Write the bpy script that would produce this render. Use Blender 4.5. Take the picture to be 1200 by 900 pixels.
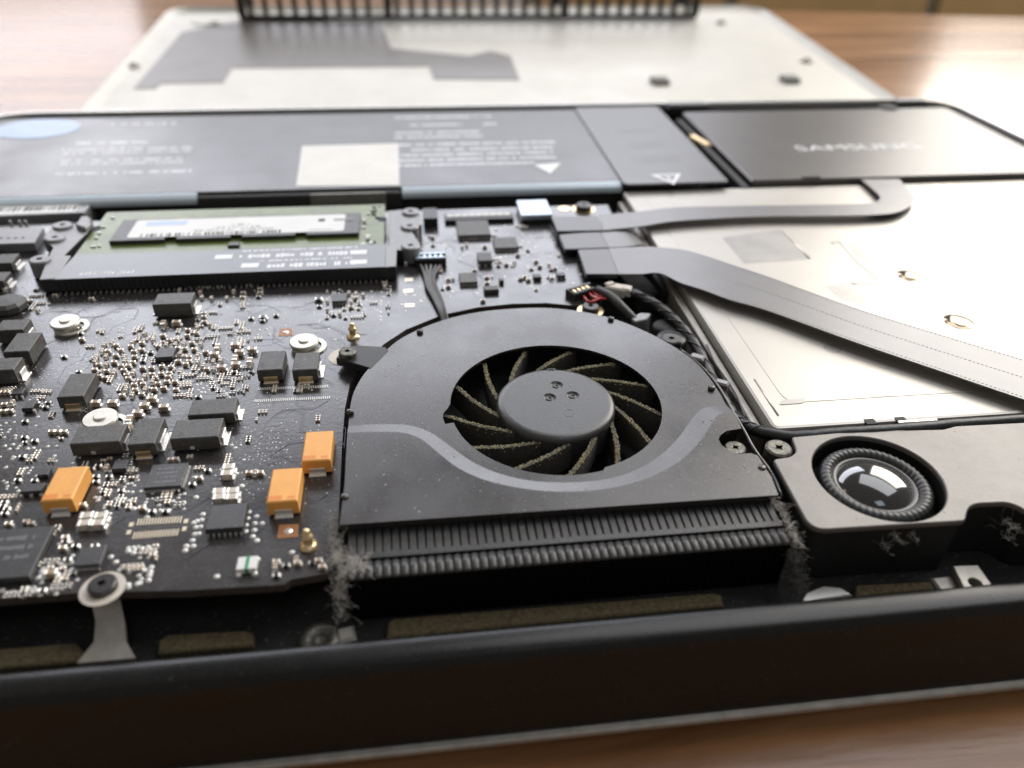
import bpy, bmesh, math, random
from mathutils import Vector, Matrix
from mathutils.geometry import tessellate_polygon
random.seed(7)
R = math.radians
S = 0.001            # all lengths below are millimetres; z = 0 is the top of the logic board
TZ = 20.0            # the table top lies 20 mm below the board
scene = bpy.context.scene
for o in list(bpy.data.objects): bpy.data.objects.remove(o)
COL = scene.collection

# ------------------------------------------------------------------ camera
cam_d = bpy.data.cameras.new('camera'); cam = bpy.data.objects.new('camera', cam_d); COL.objects.link(cam)
PITCH, ROLL, YAW = 0.614856, 0.023392, -0.136580
cp, sp = math.cos(PITCH), math.sin(PITCH); cr, sr = math.cos(ROLL), math.sin(ROLL)
fwd = Vector((0, cp, -sp)); up0 = Vector((0, sp, cp)); ri0 = Vector((1, 0, 0))
rz = Matrix.Rotation(YAW, 3, 'Z')
ri = rz @ (cr*ri0 + sr*up0); up = rz @ (-sr*ri0 + cr*up0); fw = rz @ fwd
M3 = Matrix((ri, up, -fw)).transposed()
cam.matrix_world = Matrix.Translation((0, 0, (78.540390 + TZ)*S)) @ M3.to_4x4()
cam_d.sensor_width = 36; cam_d.lens = 36*0.911766/1.2
cam_d.clip_start = 0.005; cam_d.clip_end = 50
cam_d.dof.use_dof = True; cam_d.dof.focus_distance = 0.130; cam_d.dof.aperture_fstop = 14
scene.camera = cam

# ------------------------------------------------------------------ light: room daylight through windows, plus one added overhead fill
scene.view_settings.view_transform = 'Standard'; scene.view_settings.look = 'None'
scene.view_settings.exposure = 0.35; scene.view_settings.gamma = 1.0
w = bpy.data.worlds.new('World'); scene.world = w; w.use_nodes = True
bg = w.node_tree.nodes['Background']; bg.inputs['Color'].default_value = (1.0, 0.93, 0.86, 1); bg.inputs['Strength'].default_value = 0.17
def window(name, az, el, dist, wid, hei, radiance, col):
    a, e = R(az), R(el)
    d = Vector((math.sin(a)*math.cos(e), math.cos(a)*math.cos(e), math.sin(e)))
    L = bpy.data.lights.new(name, 'AREA'); L.shape = 'RECTANGLE'; L.size = wid; L.size_y = hei
    L.energy = radiance*math.pi*wid*hei; L.color = col
    o = bpy.data.objects.new(name, L); COL.objects.link(o)
    tgt = Vector((0.02, 0.12, 0.02))
    o.location = tgt + d*dist
    o.rotation_euler = d.to_track_quat('Z', 'Y').to_euler()
    return o
window('window_and_fill_light', 51.5, 26, 2.6, 1.5, 1.46, 6.0, (1.0, 0.95, 0.88))          # tall window, far right
window('window_and_fill_light', -4, 27.5, 2.6, 2.4, 0.82, 4.1, (0.88, 0.905, 1.0))            # wide cool window opposite
for i in range(3):
    window('window_and_fill_light', -25, 8.5 + 5.0*i, 2.6, 0.66, 0.16, 2.3, (0.97, 0.95, 1.0))   # left window behind blinds
window('window_and_fill_light', 48, 58, 2.4, 2.0, 1.1, 2.6, (0.95, 0.96, 1.0))             # no window: added overhead fill standing in for ceiling bounce
window('window_and_fill_light', 165, 62, 2.2, 0.6, 0.6, 1.8, (0.70, 0.84, 1.0))
window('window_and_fill_light', -62, 32, 2.6, 0.5, 0.5, 2.0, (1.0, 0.72, 0.52))

# ------------------------------------------------------------------ materials
MATS = {}
def mat(name, col, rough=0.5, metal=0.0, spec=0.5, var=0.0, vscale=300, bump=0.0, bscale=2000, dust=0.0, dscale=1500,
        coat=0.0, rvar=0.0, emit=None, alpha=1.0, dustcol=(0.42, 0.39, 0.33), stretch=None):
    m = bpy.data.materials.new(name); m.use_nodes = True
    nt = m.node_tree; N = nt.nodes; Lk = nt.links
    b = N['Principled BSDF']
    b.inputs['Base Color'].default_value = (*col, 1); b.inputs['Roughness'].default_value = rough
    b.inputs['Metallic'].default_value = metal; b.inputs['Specular IOR Level'].default_value = spec
    b.inputs['Coat Weight'].default_value = coat; b.inputs['Coat Roughness'].default_value = 0.12
    geo = N.new('ShaderNodeNewGeometry'); pos = geo.outputs['Position']
    if stretch:
        mp = N.new('ShaderNodeMapping'); mp.inputs['Scale'].default_value = stretch
        Lk.new(pos, mp.inputs['Vector']); pos = mp.outputs['Vector']
    def noise(sc, det=4, rg=0.6):
        n = N.new('ShaderNodeTexNoise'); n.inputs['Scale'].default_value = sc; n.inputs['Detail'].default_value = det
        n.inputs['Roughness'].default_value = rg; Lk.new(pos, n.inputs['Vector']); return n.outputs['Fac']
    cur = None
    if var > 0:
        mr = N.new('ShaderNodeMapRange'); mr.inputs['From Min'].default_value = 0.3; mr.inputs['From Max'].default_value = 0.7
        mr.inputs['To Min'].default_value = 1 - var; mr.inputs['To Max'].default_value = 1 + var
        Lk.new(noise(vscale), mr.inputs['Value'])
        mx = N.new('ShaderNodeVectorMath'); mx.operation = 'SCALE'; mx.inputs[0].default_value = col
        Lk.new(mr.outputs['Result'], mx.inputs['Scale']); cur = mx.outputs['Vector']
        Lk.new(cur, b.inputs['Base Color'])
    if rvar > 0:
        mr = N.new('ShaderNodeMapRange'); mr.inputs['From Min'].default_value = 0.3; mr.inputs['From Max'].default_value = 0.7
        mr.inputs['To Min'].default_value = max(0.02, rough - rvar); mr.inputs['To Max'].default_value = rough + rvar
        Lk.new(noise(vscale*0.4, 5), mr.inputs['Value']); Lk.new(mr.outputs['Result'], b.inputs['Roughness'])
    if dust > 0:
        cr_ = N.new('ShaderNodeMapRange'); cr_.inputs['From Min'].default_value = 0.62; cr_.inputs['From Max'].default_value = 0.74
        cr_.inputs['To Min'].default_value = 0; cr_.inputs['To Max'].default_value = dust
        Lk.new(noise(dscale, 3, 0.55), cr_.inputs['Value'])
        mix = N.new('ShaderNodeMix'); mix.data_type = 'RGBA'
        Lk.new(cr_.outputs['Result'], mix.inputs['Factor'])
        if cur is not None: Lk.new(cur, mix.inputs['A'])
        else: mix.inputs['A'].default_value = (*col, 1)
        mix.inputs['B'].default_value = (*dustcol, 1)
        Lk.new(mix.outputs['Result'], b.inputs['Base Color'])
    if bump > 0:
        bp = N.new('ShaderNodeBump'); bp.inputs['Strength'].default_value = bump; bp.inputs['Distance'].default_value = 0.0002
        Lk.new(noise(bscale, 3), bp.inputs['Height']); Lk.new(bp.outputs['Normal'], b.inputs['Normal'])
    MATS[name] = m; return m
mat('solder_mask', (0.027, 0.024, 0.024), 0.25, spec=1.0, var=0.3, vscale=250, bump=0.12, bscale=1400, rvar=0.06, dust=0.35, dscale=2600)
mat('trace', (0.045, 0.045, 0.055), 0.35, spec=0.6)
mat('board_edge', (0.06, 0.045, 0.035), 0.8, var=0.3, vscale=900, bump=0.4)
mat('chip_black', (0.032, 0.032, 0.034), 0.42, spec=0.8, var=0.25, vscale=1500, bump=0.15, bscale=5000, dust=0.25, dscale=2500)
mat('ferrite_grey', (0.065, 0.063, 0.058), 0.46, spec=0.7, var=0.3, vscale=900, bump=0.35, bscale=3500, dust=0.3, dscale=1800)
mat('solder', (0.88, 0.86, 0.82), 0.32, metal=0.7, rvar=0.08, vscale=1500)
mat('pad_silver', (0.66, 0.65, 0.61), 0.40, metal=0.55)
mat('ceramic_tan', (0.40, 0.29, 0.19), 0.42, var=0.2, vscale=1500)
mat('ceramic_cream', (0.62, 0.55, 0.46), 0.42, var=0.1, vscale=1500)
mat('resistor_black', (0.015, 0.015, 0.016), 0.35)
mat('tantalum_orange', (0.90, 0.43, 0.10), 0.40, var=0.06, vscale=500, bump=0.1, bscale=3000)
mat('tantalum_print', (0.80, 0.27, 0.05), 0.42)
mat('gold', (0.80, 0.62, 0.36), 0.30, metal=0.9)
mat('pad_gold', (0.82, 0.72, 0.54), 0.35, metal=0.5)
mat('copper_pad', (0.36, 0.16, 0.07), 0.45, metal=0.2)
mat('module_green', (0.13, 0.17, 0.045), 0.34, spec=0.6, var=0.25, vscale=250, bump=0.2, bscale=900)
mat('label_white', (0.78, 0.78, 0.76), 0.45, var=0.04, vscale=200)
mat('label_ivory', (0.80, 0.785, 0.74), 0.55, var=0.06, vscale=150, bump=0.1, bscale=600)
mat('print_black', (0.02, 0.02, 0.02), 0.6)
mat('print_grey', (0.25, 0.25, 0.27), 0.5)
mat('print_white', (0.85, 0.87, 0.90), 0.45)
mat('print_dim', (0.17, 0.17, 0.175), 0.45)
mat('socket_black', (0.022, 0.022, 0.024), 0.45, var=0.2, vscale=600, bump=0.15)
mat('socket_film', (0.060, 0.063, 0.070), 0.32, spec=0.9, var=0.1, vscale=200, bump=0.1)
mat('bracket_grey', (0.26, 0.26, 0.265), 0.42, metal=0.35, var=0.1, vscale=600, bump=0.15)
mat('fan_metal', (0.024, 0.020, 0.018), 0.27, metal=0.15, spec=1.0, var=0.12, vscale=120, bump=0.08, bscale=5000, rvar=0.10, dust=0.22, dscale=2200)
mat('fan_plastic', (0.020, 0.020, 0.021), 0.42, var=0.2, vscale=600, bump=0.12, bscale=3000)
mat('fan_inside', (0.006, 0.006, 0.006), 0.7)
mat('hub_plastic', (0.036, 0.037, 0.038), 0.36, spec=0.8, var=0.15, vscale=400, bump=0.12, bscale=4000, dust=0.3, dscale=3000)
mat('blade_dusty', (0.060, 0.056, 0.048), 0.75, var=0.5, vscale=2500, bump=0.5, bscale=5000, dust=0.8, dscale=3500, dustcol=(0.26, 0.24, 0.17))
mat('dust_fluff', (0.36, 0.32, 0.20), 0.95, var=0.35, vscale=3000)
mat('lint_grey', (0.62, 0.59, 0.53), 0.9, var=0.3, vscale=2000)
mat('lint_dark', (0.12, 0.115, 0.10), 0.95, var=0.4, vscale=2000)
mat('fin_metal', (0.045, 0.044, 0.043), 0.40, metal=0.3, spec=0.7, var=0.2, vscale=900, bump=0.25, bscale=3000, dust=0.2)
mat('matte_black', (0.010, 0.010, 0.010), 0.65, var=0.3, vscale=500, bump=0.2)
mat('cavity_black', (0.014, 0.013, 0.012), 0.75, var=0.4, vscale=300, bump=0.3, dust=0.3)
mat('hinge_plastic', (0.006, 0.006, 0.006), 0.28, spec=0.36, var=0.15, vscale=200, bump=0.08, bscale=2500, rvar=0.05, dust=0.06, dscale=1800)
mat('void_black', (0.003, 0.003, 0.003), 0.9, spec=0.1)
mat('aluminium', (0.70, 0.69, 0.66), 0.34, metal=0.9, var=0.05, vscale=200, bump=0.08, bscale=4000)
mat('aluminium_dull', (0.42, 0.40, 0.36), 0.5, metal=0.6, var=0.15, vscale=400, bump=0.15)
mat('cover_metal', (0.60, 0.575, 0.51), 0.48, metal=0.2, var=0.04, vscale=80, bump=0.06, bscale=3000, rvar=0.06)
mat('cover_film', (0.14, 0.12, 0.10), 0.38, spec=0.45, var=0.15, vscale=60, bump=0.15, bscale=300)
mat('battery_film', (0.055, 0.054, 0.054), 0.35, spec=0.9, var=0.10, vscale=120, bump=0.08, bscale=1500, rvar=0.05)
mat('bevel_sky_sheen', (0.72, 0.83, 0.92), 0.30, metal=0.2)  # sky reflection on the glossy black battery edge, painted in as pale blue
mat('tag_grey', (0.12, 0.12, 0.125), 0.36, spec=0.8, var=0.08, vscale=150, bump=0.08, bscale=2000)
mat('sticker_blue', (0.33, 0.42, 0.58), 0.40, metal=0.2, var=0.1, vscale=120)
mat('drive_case', (0.075, 0.068, 0.062), 0.34, metal=0.3, spec=0.9, var=0.1, vscale=100, bump=0.08, bscale=3000)
mat('drive_steel', (0.41, 0.39, 0.358), 0.40, metal=0.7, var=0.05, vscale=60, bump=0.06, bscale=2500, rvar=0.06)
mat('drive_stain', (0.31, 0.30, 0.285), 0.40, metal=0.7, var=0.1, vscale=200)
mat('mirror_steel', (0.30, 0.25, 0.18), 0.12, metal=1.0)
mat('flex_grey', (0.17, 0.165, 0.168), 0.36, metal=0.2, spec=0.8, var=0.06, vscale=150, bump=0.06, bscale=2500)
mat('flex_end', (0.15, 0.15, 0.155), 0.40, metal=0.15, spec=0.7, var=0.06, vscale=200)
mat('stitch', (0.55, 0.54, 0.52), 0.4, metal=0.3)
mat('connector_black', (0.018, 0.018, 0.019), 0.38, var=0.15, vscale=700)
mat('connector_blue', (0.48, 0.56, 0.64), 0.28, metal=0.5, var=0.1, vscale=400)
mat('connector_cream', (0.66, 0.60, 0.52), 0.5, var=0.12, vscale=900, bump=0.3)
mat('wire_grey', (0.10, 0.10, 0.10), 0.45)
mat('wire_black', (0.020, 0.020, 0.021), 0.42, var=0.2, vscale=600, bump=0.3, bscale=1800, dust=0.2)
mat('wire_red', (0.50, 0.03, 0.035), 0.40)
mat('screw_dark', (0.075, 0.072, 0.07), 0.36, metal=0.8, var=0.2, vscale=800, bump=0.2)
mat('screw_steel', (0.15, 0.145, 0.125), 0.48, metal=0.7, var=0.6, vscale=1500, bump=0.4, dust=0.5, dscale=2500)
mat('standoff', (0.62, 0.60, 0.53), 0.36, metal=0.6, var=0.1, vscale=900)
mat('speaker_plate', (0.20, 0.188, 0.176), 0.46, metal=0.45, var=0.10, vscale=200, bump=0.15, bscale=2500, dust=0.25, dscale=1200, dustcol=(0.07, 0.065, 0.06))
mat('speaker_rubber', (0.030, 0.030, 0.030), 0.40, var=0.2, vscale=900, bump=0.2)
mat('speaker_dome', (0.012, 0.012, 0.012), 0.06, spec=0.8, coat=1.0, dust=0.15, dscale=4000)
mat('speaker_ring', (0.16, 0.155, 0.15), 0.42, metal=0.3)
mat('foam_brown', (0.11, 0.085, 0.045), 0.95, var=0.5, vscale=2200, bump=1.0, bscale=3000, dust=0.5, dscale=4500, dustcol=(0.17, 0.14, 0.08))
mat('led_green', (0.03, 0.30, 0.13), 0.4)
mat('rack_black', (0.015, 0.014, 0.013), 0.45)
mat('cabinet_tan', (0.42, 0.27, 0.12), 0.6, var=0.1, vscale=8)
mat('cabinet_grey', (0.22, 0.20, 0.16), 0.6)
mat('floor_grey', (0.30, 0.27, 0.22), 0.7, var=0.15, vscale=6)
mat('rubber_pad', (0.22, 0.21, 0.20), 0.7)
def wood():
    m = mat('table_wood', (0.27, 0.115, 0.045), 0.28, spec=0.35, coat=0.25)
    nt = m.node_tree; N = nt.nodes; L = nt.links; b = N['Principled BSDF']
    geo = N.new('ShaderNodeNewGeometry'); mp = N.new('ShaderNodeMapping')
    mp.inputs['Rotation'].default_value = (0, 0, R(-8)); mp.inputs['Scale'].default_value = (1.0, 9.0, 1.0)
    L.new(geo.outputs['Position'], mp.inputs['Vector'])
    n = N.new('ShaderNodeTexNoise'); n.inputs['Scale'].default_value = 7; n.inputs['Detail'].default_value = 8; n.inputs['Roughness'].default_value = 0.65
    n.inputs['Distortion'].default_value = 0.6
    L.new(mp.outputs['Vector'], n.inputs['Vector'])
    cr_ = N.new('ShaderNodeValToRGB'); e = cr_.color_ramp.elements
    e[0].position = 0.30; e[0].color = (0.17, 0.068, 0.027, 1); e[1].position = 0.72; e[1].color = (0.55, 0.29, 0.13, 1)
    L.new(n.outputs['Fac'], cr_.inputs['Fac']); L.new(cr_.outputs['Color'], b.inputs['Base Color'])
    bp = N.new('ShaderNodeBump'); bp.inputs['Strength'].default_value = 0.25; bp.inputs['Distance'].default_value = 0.001
    L.new(n.outputs['Fac'], bp.inputs['Height']); L.new(bp.outputs['Normal'], b.inputs['Normal'])
    mr = N.new('ShaderNodeMapRange'); mr.inputs['To Min'].default_value = 0.14; mr.inputs['To Max'].default_value = 0.26
    L.new(n.outputs['Fac'], mr.inputs['Value']); L.new(mr.outputs['Result'], b.inputs['Roughness'])
wood()

# ------------------------------------------------------------------ mesh builder (millimetres)
def area(p): return 0.5*sum(p[i][0]*p[(i+1) % len(p)][1] - p[(i+1) % len(p)][0]*p[i][1] for i in range(len(p)))
def ccw(p): return list(p) if area(p) > 0 else list(reversed(p))
def inset(p, c):
    n = len(p); out = []
    for i in range(n):
        a, b, d = Vector(p[i-1]), Vector(p[i]), Vector(p[(i+1) % n])
        e1 = (b-a); e2 = (d-b)
        if e1.length < 1e-6 or e2.length < 1e-6: out.append(tuple(b)); continue
        e1.normalize(); e2.normalize()
        n1 = Vector((-e1.y, e1.x)); n2 = Vector((-e2.y, e2.x)); m = n1+n2
        k = max(0.35, m.dot(n1)); out.append(tuple(b + m*(c/k)))
    return out
def rnd(p, r, seg=5):
    out = []; n = len(p)
    for i in range(n):
        a, b, d = Vector(p[i-1]), Vector(p[i]), Vector(p[(i+1) % n])
        rr = r[i] if isinstance(r, (list, tuple)) else r
        rr = min(rr, 0.48*(a-b).length, 0.48*(d-b).length)
        if rr <= 0: out.append(tuple(b)); continue
        s = b + (a-b).normalized()*rr; t = b + (d-b).normalized()*rr
        for k in range(seg+1):
            u = k/seg; q = s*(1-u)**2 + b*2*u*(1-u) + t*u*u; out.append((q.x, q.y))
    return out
def circ(cx, cy, r, seg=32, ry=None):
    ry = ry or r
    return [(cx + r*math.cos(2*math.pi*i/seg), cy + ry*math.sin(2*math.pi*i/seg)) for i in range(seg)]
def rect(x0, y0, x1, y1): return [(x0, y0), (x1, y0), (x1, y1), (x0, y1)]
def spline(pts, k=8, closed=False):
    out = []; n = len(pts); P = [Vector(p) for p in pts]
    rng = range(n if closed else n-1)
    for i in rng:
        p0 = P[(i-1) % n] if (closed or i > 0) else P[0]*2-P[1]
        p1, p2 = P[i], P[(i+1) % n]
        p3 = P[(i+2) % n] if (closed or i+2 < n) else P[-1]*2-P[-2]
        for j in range(k):
            t = j/k
            out.append(tuple(0.5*((2*p1) + (p2-p0)*t + (2*p0-5*p1+4*p2-p3)*t*t + (3*p1-p0-3*p2+p3)*t**3)))
    if not closed: out.append(tuple(P[-1]))
    return out
class MB:
    def __init__(s): s.v = []; s.f = []; s.m = []; s.sm = []
    def add(s, vs, fs, mi=0, smooth=False):
        o = len(s.v); s.v += [tuple(v) for v in vs]
        for f in fs: s.f.append([i+o for i in f]); s.m.append(mi); s.sm.append(smooth)
    def box(s, cx, cy, z0, z1, w, d, rot=0.0, mi=0, c=0.0, taper=0.0, mtop=None):
        ca, sa = math.cos(rot), math.sin(rot)
        def ring(hw, hd, z): return [(cx + x*ca - y*sa, cy + x*sa + y*ca, z) for x, y in ((-hw, -hd), (hw, -hd), (hw, hd), (-hw, hd))]
        hw, hd = w/2, d/2; t = taper
        mt = mi if mtop is None else mtop
        if c > 0:
            v = ring(hw, hd, z0) + ring(hw-t, hd-t, z1-c) + ring(hw-t-c, hd-t-c, z1)
            s.add(v, [(3, 2, 1, 0)] + [(i, (i+1) % 4, 4+(i+1) % 4, 4+i) for i in range(4)], mi)
            o = len(s.v)-12
            for i in range(4): s.f.append([o+4+i, o+4+(i+1) % 4, o+8+(i+1) % 4, o+8+i]); s.m.append(mt); s.sm.append(False)
            s.f.append([o+8, o+9, o+10, o+11]); s.m.append(mt); s.sm.append(False)
        else:
            v = ring(hw, hd, z0) + ring(hw-t, hd-t, z1)
            s.add(v, [(3, 2, 1, 0)] + [(i, (i+1) % 4, 4+(i+1) % 4, 4+i) for i in range(4)], mi)
            o = len(s.v)-8
            s.f.append([o+4, o+5, o+6, o+7]); s.m.append(mt); s.sm.append(False)
        return s
    def fill(s, loops, zf, mi=0, flip=False):
        L = [[Vector((p[0], p[1], 0)) for p in lp] for lp in loops]
        tri = tessellate_polygon(L); flat = [p for lp in loops for p in lp]
        vs = [(p[0], p[1], zf(p[0], p[1]) if callable(zf) else zf) for p in flat]; fs = []
        for a, b, c in tri:
            A, B, Cc = flat[a], flat[b], flat[c]
            up_ = (B[0]-A[0])*(Cc[1]-A[1]) - (B[1]-A[1])*(Cc[0]-A[0]) > 0
            fs.append((a, b, c) if up_ != flip else (c, b, a))
        s.add(vs, fs, mi)
    def wall(s, lp, z0, z1, mi=0, lp1=None, smooth=False):
        lp1 = lp1 or lp; n = len(lp)
        s.add([(p[0], p[1], z0) for p in lp] + [(p[0], p[1], z1) for p in lp1],
              [(i, (i+1) % n, n+(i+1) % n, n+i) for i in range(n)], mi, smooth)
    def plate(s, out, holes=(), z0=0, z1=1, c=0.0, mi=0, mside=None, bottom=True):
        out = ccw(out); holes = [list(reversed(ccw(h))) for h in holes]; ms = mi if mside is None else mside
        if c > 0:
            tops = [inset(l, c) for l in [out]+holes]
            s.fill(tops, z1, mi)
            for l, t in zip([out]+holes, tops): s.wall(l, z0, z1-c, ms); s.wall(l, z1-c, z1, mi, t)
        else:
            s.fill([out]+holes, z1, mi)
            for l in [out]+holes: s.wall(l, z0, z1, ms)
        if bottom: s.fill([out]+holes, z0, ms, True)
        return s
    def lathe(s, cx, cy, prof, seg=32, mi=0, smooth=True, mis=None):
        n = len(prof); vs = []
        for i in range(seg):
            a = 2*math.pi*i/seg
            for r, z in prof: vs.append((cx + r*math.cos(a), cy + r*math.sin(a), z))
        for k in range(n-1):
            fs = [(i*n+k, ((i+1) % seg)*n+k, ((i+1) % seg)*n+k+1, i*n+k+1) for i in range(seg)]
            if k == 0: s.add(vs, fs, mi if mis is None else mis[0], smooth); base = len(s.v)-len(vs)
            else:
                for f in fs: s.f.append([q+base for q in f]); s.m.append(mi if mis is None else mis[k]); s.sm.append(smooth)
        return s
    def tube(s, pts, r, seg=6, mi=0, smooth=True, flat=None):
        P = [Vector(p) for p in pts]; n = len(P); vs = []; 
        for i in range(n):
            t = (P[min(i+1, n-1)] - P[max(i-1, 0)]).normalized()
            a = t.cross(Vector((0, 0, 1)))
            if a.length < 1e-3: a = Vector((1, 0, 0))
            a.normalize(); b = a.cross(t)
            rr = r[i] if isinstance(r, (list, tuple)) else r
            for k in range(seg):
                g = 2*math.pi*k/seg; vs.append(P[i] + a*math.cos(g)*rr + b*math.sin(g)*rr*(flat or 1))
        fs = [(i*seg+k, i*seg+(k+1) % seg, (i+1)*seg+(k+1) % seg, (i+1)*seg+k) for i in range(n-1) for k in range(seg)]
        fs += [tuple(range(seg-1, -1, -1)), tuple((n-1)*seg+k for k in range(seg))]
        s.add(vs, [tuple(reversed(f)) for f in fs], mi, smooth); return s
    def ribbon(s, A, B, th, mi=0, smooth=True):
        n = len(A); up_ = Vector((0, 0, th))
        vs = [Vector(p) for p in A] + [Vector(p) for p in B]; vs2 = [v - up_ for v in vs]
        s.add(vs + vs2, [(i, n+i, n+i+1, i+1) for i in range(n-1)] + [(2*n+i+1, 3*n+i+1, 3*n+i, 2*n+i) for i in range(n-1)]
              + [(i, i+1, 2*n+i+1, 2*n+i) for i in range(n-1)] + [(n+i+1, n+i, 3*n+i, 3*n+i+1) for i in range(n-1)]
              + [(0, 2*n, 3*n, n), (n-1, 2*n-1, 4*n-1, 3*n-1)], mi, False); return s
    def mesh(s, name, mats, org):
        me = bpy.data.meshes.new(name)
        me.from_pydata([((x-org[0])*S, (y-org[1])*S, (z-org[2])*S) for x, y, z in s.v], [], s.f)
        for m in mats: me.materials.append(MATS[m])
        me.polygons.foreach_set('material_index', s.m); me.polygons.foreach_set('use_smooth', s.sm)
        me.update(); return me
ORG = {}
def base(mb):
    xs = [v[0] for v in mb.v]; ys = [v[1] for v in mb.v]; zs = [v[2] for v in mb.v]
    return ((min(xs)+max(xs))/2, (min(ys)+max(ys))/2, min(zs))
def put(name, me, parent, org, rot=0.0, label=None):
    o = bpy.data.objects.new(name, me); COL.objects.link(o); ORG[o] = org
    p = ORG[parent] if parent else (0, 0, -TZ)
    o.location = ((org[0]-p[0])*S, (org[1]-p[1])*S, (org[2]-p[2])*S); o.rotation_euler = (0, 0, rot)
    if parent: o.parent = parent
    if label: o['label'] = label
    return o
def part(name, mb, mats, parent, label=None, org=None, kind=None):
    if isinstance(mats, str): mats = [mats]
    org = org or base(mb)
    o = put(name, mb.mesh(name, mats, org), parent, org, 0, label)
    if kind: o['kind'] = kind
    return o
def thing(name, org, label, cat, group=None):
    o = put(name, None, None, org); o['label'] = label; o['category'] = cat
    if group: o['group'] = group
    return o
def text(name, s, size, x, y, z, rot, m, parent, sx=1.0, label=None):
    cu = bpy.data.curves.new('t', 'FONT'); cu.body = s; cu.size = 1.0; cu.align_x = 'CENTER'; cu.align_y = 'CENTER'; cu.extrude = 0.0
    to = bpy.data.objects.new('t', cu); COL.objects.link(to)
    dg = bpy.context.evaluated_depsgraph_get(); me = bpy.data.meshes.new_from_object(to.evaluated_get(dg))
    bpy.data.objects.remove(to)
    for v in me.vertices: v.co = (v.co.x*size*sx*S, v.co.y*size*S, 0)
    me.materials.clear(); me.materials.append(MATS[m]); me.name = name
    return put(name, me, parent, (x, y, z), rot, label)
def scribble(mb, x0, x1, y, h, z, seed, mi=0, dens=0.8):
    r = random.Random(seed); x = x0
    while x < x1:
        wd = r.uniform(0.3, 0.6)*h
        if r.random() < dens: mb.box(x+wd/2, y + r.uniform(-.06, .06)*h, z, z+0.02, wd*0.8, h*r.uniform(.55, 1.0), 0, mi)
        x += wd

# ================================================================== the setting
mb = MB()
a, b = Vector((256.7, 577.6)), Vector((434.7, 549.8)); d = (b-a).normalized()
e0, e1 = a - d*900, a + d*500
mb.plate([(e0.x, e0.y), (e0.x-120, -420), (e1.x+60, -420), (e1.x, e1.y)], z0=-45, z1=-20, c=1.5)
o = part('table', mb, 'table_wood', None, 'glossy reddish brown wooden table top under the laptop'); o['category'] = 'table'
mb = MB(); mb.plate(rect(-3500, -2500, 3500, 3200), z0=-780, z1=-760)
o = part('floor', mb, 'floor_grey', None); o['kind'] = 'structure'
t = thing('cabinet', (1500, 1900, -760), 'tan wooden cabinet fronts blurred beyond the far table edge', 'cabinet')
mb = MB(); mb.box(1450, 2000, -760, 300, 2300, 400, R(-10), 0, 6); part('cabinet_body', mb, 'cabinet_grey', t)
for i in range(5):
    for j in range(3):
        cx = -900 + 460*i; ca, sa = math.cos(R(-10)), math.sin(R(-10))
        mb = MB(); X, Y = cx, -206
        mb.box(1450 + X*ca - Y*sa, 2000 + X*sa + Y*ca, -700 + 330*j, -395 + 330*j, 430, 20, R(-10), 0, 4)
        part('drawer_front', mb, 'cabinet_tan', t)

# black slotted rack that props the cover's far edge
t = thing('slotted_rack', (38, 478, -20), 'black slotted rack standing behind the far edge of the silver cover', 'rack')
mb = MB(); mb.box(38, 455, -3.0, -0.7, 246, 3.0, 0, 0, 0.4); part('rail', mb, 'rack_black', t)
mb = MB(); mb.box(38, 455, 21.2, 24.2, 246, 4, 0, 0, 0.4); part('rail', mb, 'rack_black', t)
for x in (-83.5, -8.5, 86.5, 159.8):
    mb = MB(); mb.box(x, 482, -20, 24.4, 4.0, 5.2, 0, 0, 0.4); mb.box(x, 455, -0.9, 24.4, 3.8, 3.4, 0, 0, 0.4); mb.box(x, 465.5, 21.7, 24.2, 3.4, 30, 0, 0, 0.3); part('post', mb, 'rack_black', t)
mb = MB(); mb.box(0, 0, 1.7, 24.1, 2.5, 1.6, 0, 0, 0.2); rod = mb.mesh('rod', ['rack_black'], (0, 0, 1.7))
x = -79.0
while x < 157:
    if min(abs(x-q) for q in (-83.5, -8.5, 86.5, 159.8)) > 3.2: put('rod', rod, t, (x, 455, -0.75))
    x += 7.55
for x in (-70, 146):
    mb = MB(); mb.box(x, 472.5, -20, -4.4, 5, 14, 0, 0, 0.4); part('foot', mb, 'rack_black', t)

# ---- removed bottom cover lying behind the laptop, far edge propped on the rack
TILT = math.atan2(12.6, 205)
CX, CY, CZ = 41.0, 270.5, -16.0
cover = thing('bottom_cover', (CX, CY, CZ), 'removed silver metal bottom cover lying inside up behind the laptop', 'cover')
cover.rotation_euler = (TILT, 0, 0)
mb = MB(); out = rnd(rect(CX-165, CY, CX+165, CY+206), 14, 8)
mb.plate(out, z0=CZ, z1=CZ+1.0); i1 = inset(out, 2.2); i2 = inset(out, 4.4)
mb.wall(out, CZ+1.0, CZ+3.0); mb.wall(out, CZ+3.0, CZ+3.3, 0, inset(out, 0.4))
mb.wall(inset(out, 0.4), CZ+3.3, CZ+2.0, 0, i1, True); mb.wall(i1, CZ+2.0, CZ+1.03, 0, i2, True)
part('shell', mb, 'cover_metal', cover)
film = [(-112.37, 349.21),(-103.51, 348.86),(-103.24, 355.36),(-77.58, 355.5),(-77.08, 375.31),(10.01, 374.95),(11.16, 356.74),(48.91, 354.18),(49, 389.49),(40.47, 398.03),(29.52, 390.05),(-7.29, 403.5),(-12.15, 450.07),(-78.09, 462.95),(-110.2, 433.86)]
mb = MB(); mb.plate(film, z0=CZ+1.0, z1=CZ+1.25); part('film', mb, 'cover_film', cover, 'dark grey adhesive film with a stepped outline')
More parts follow.
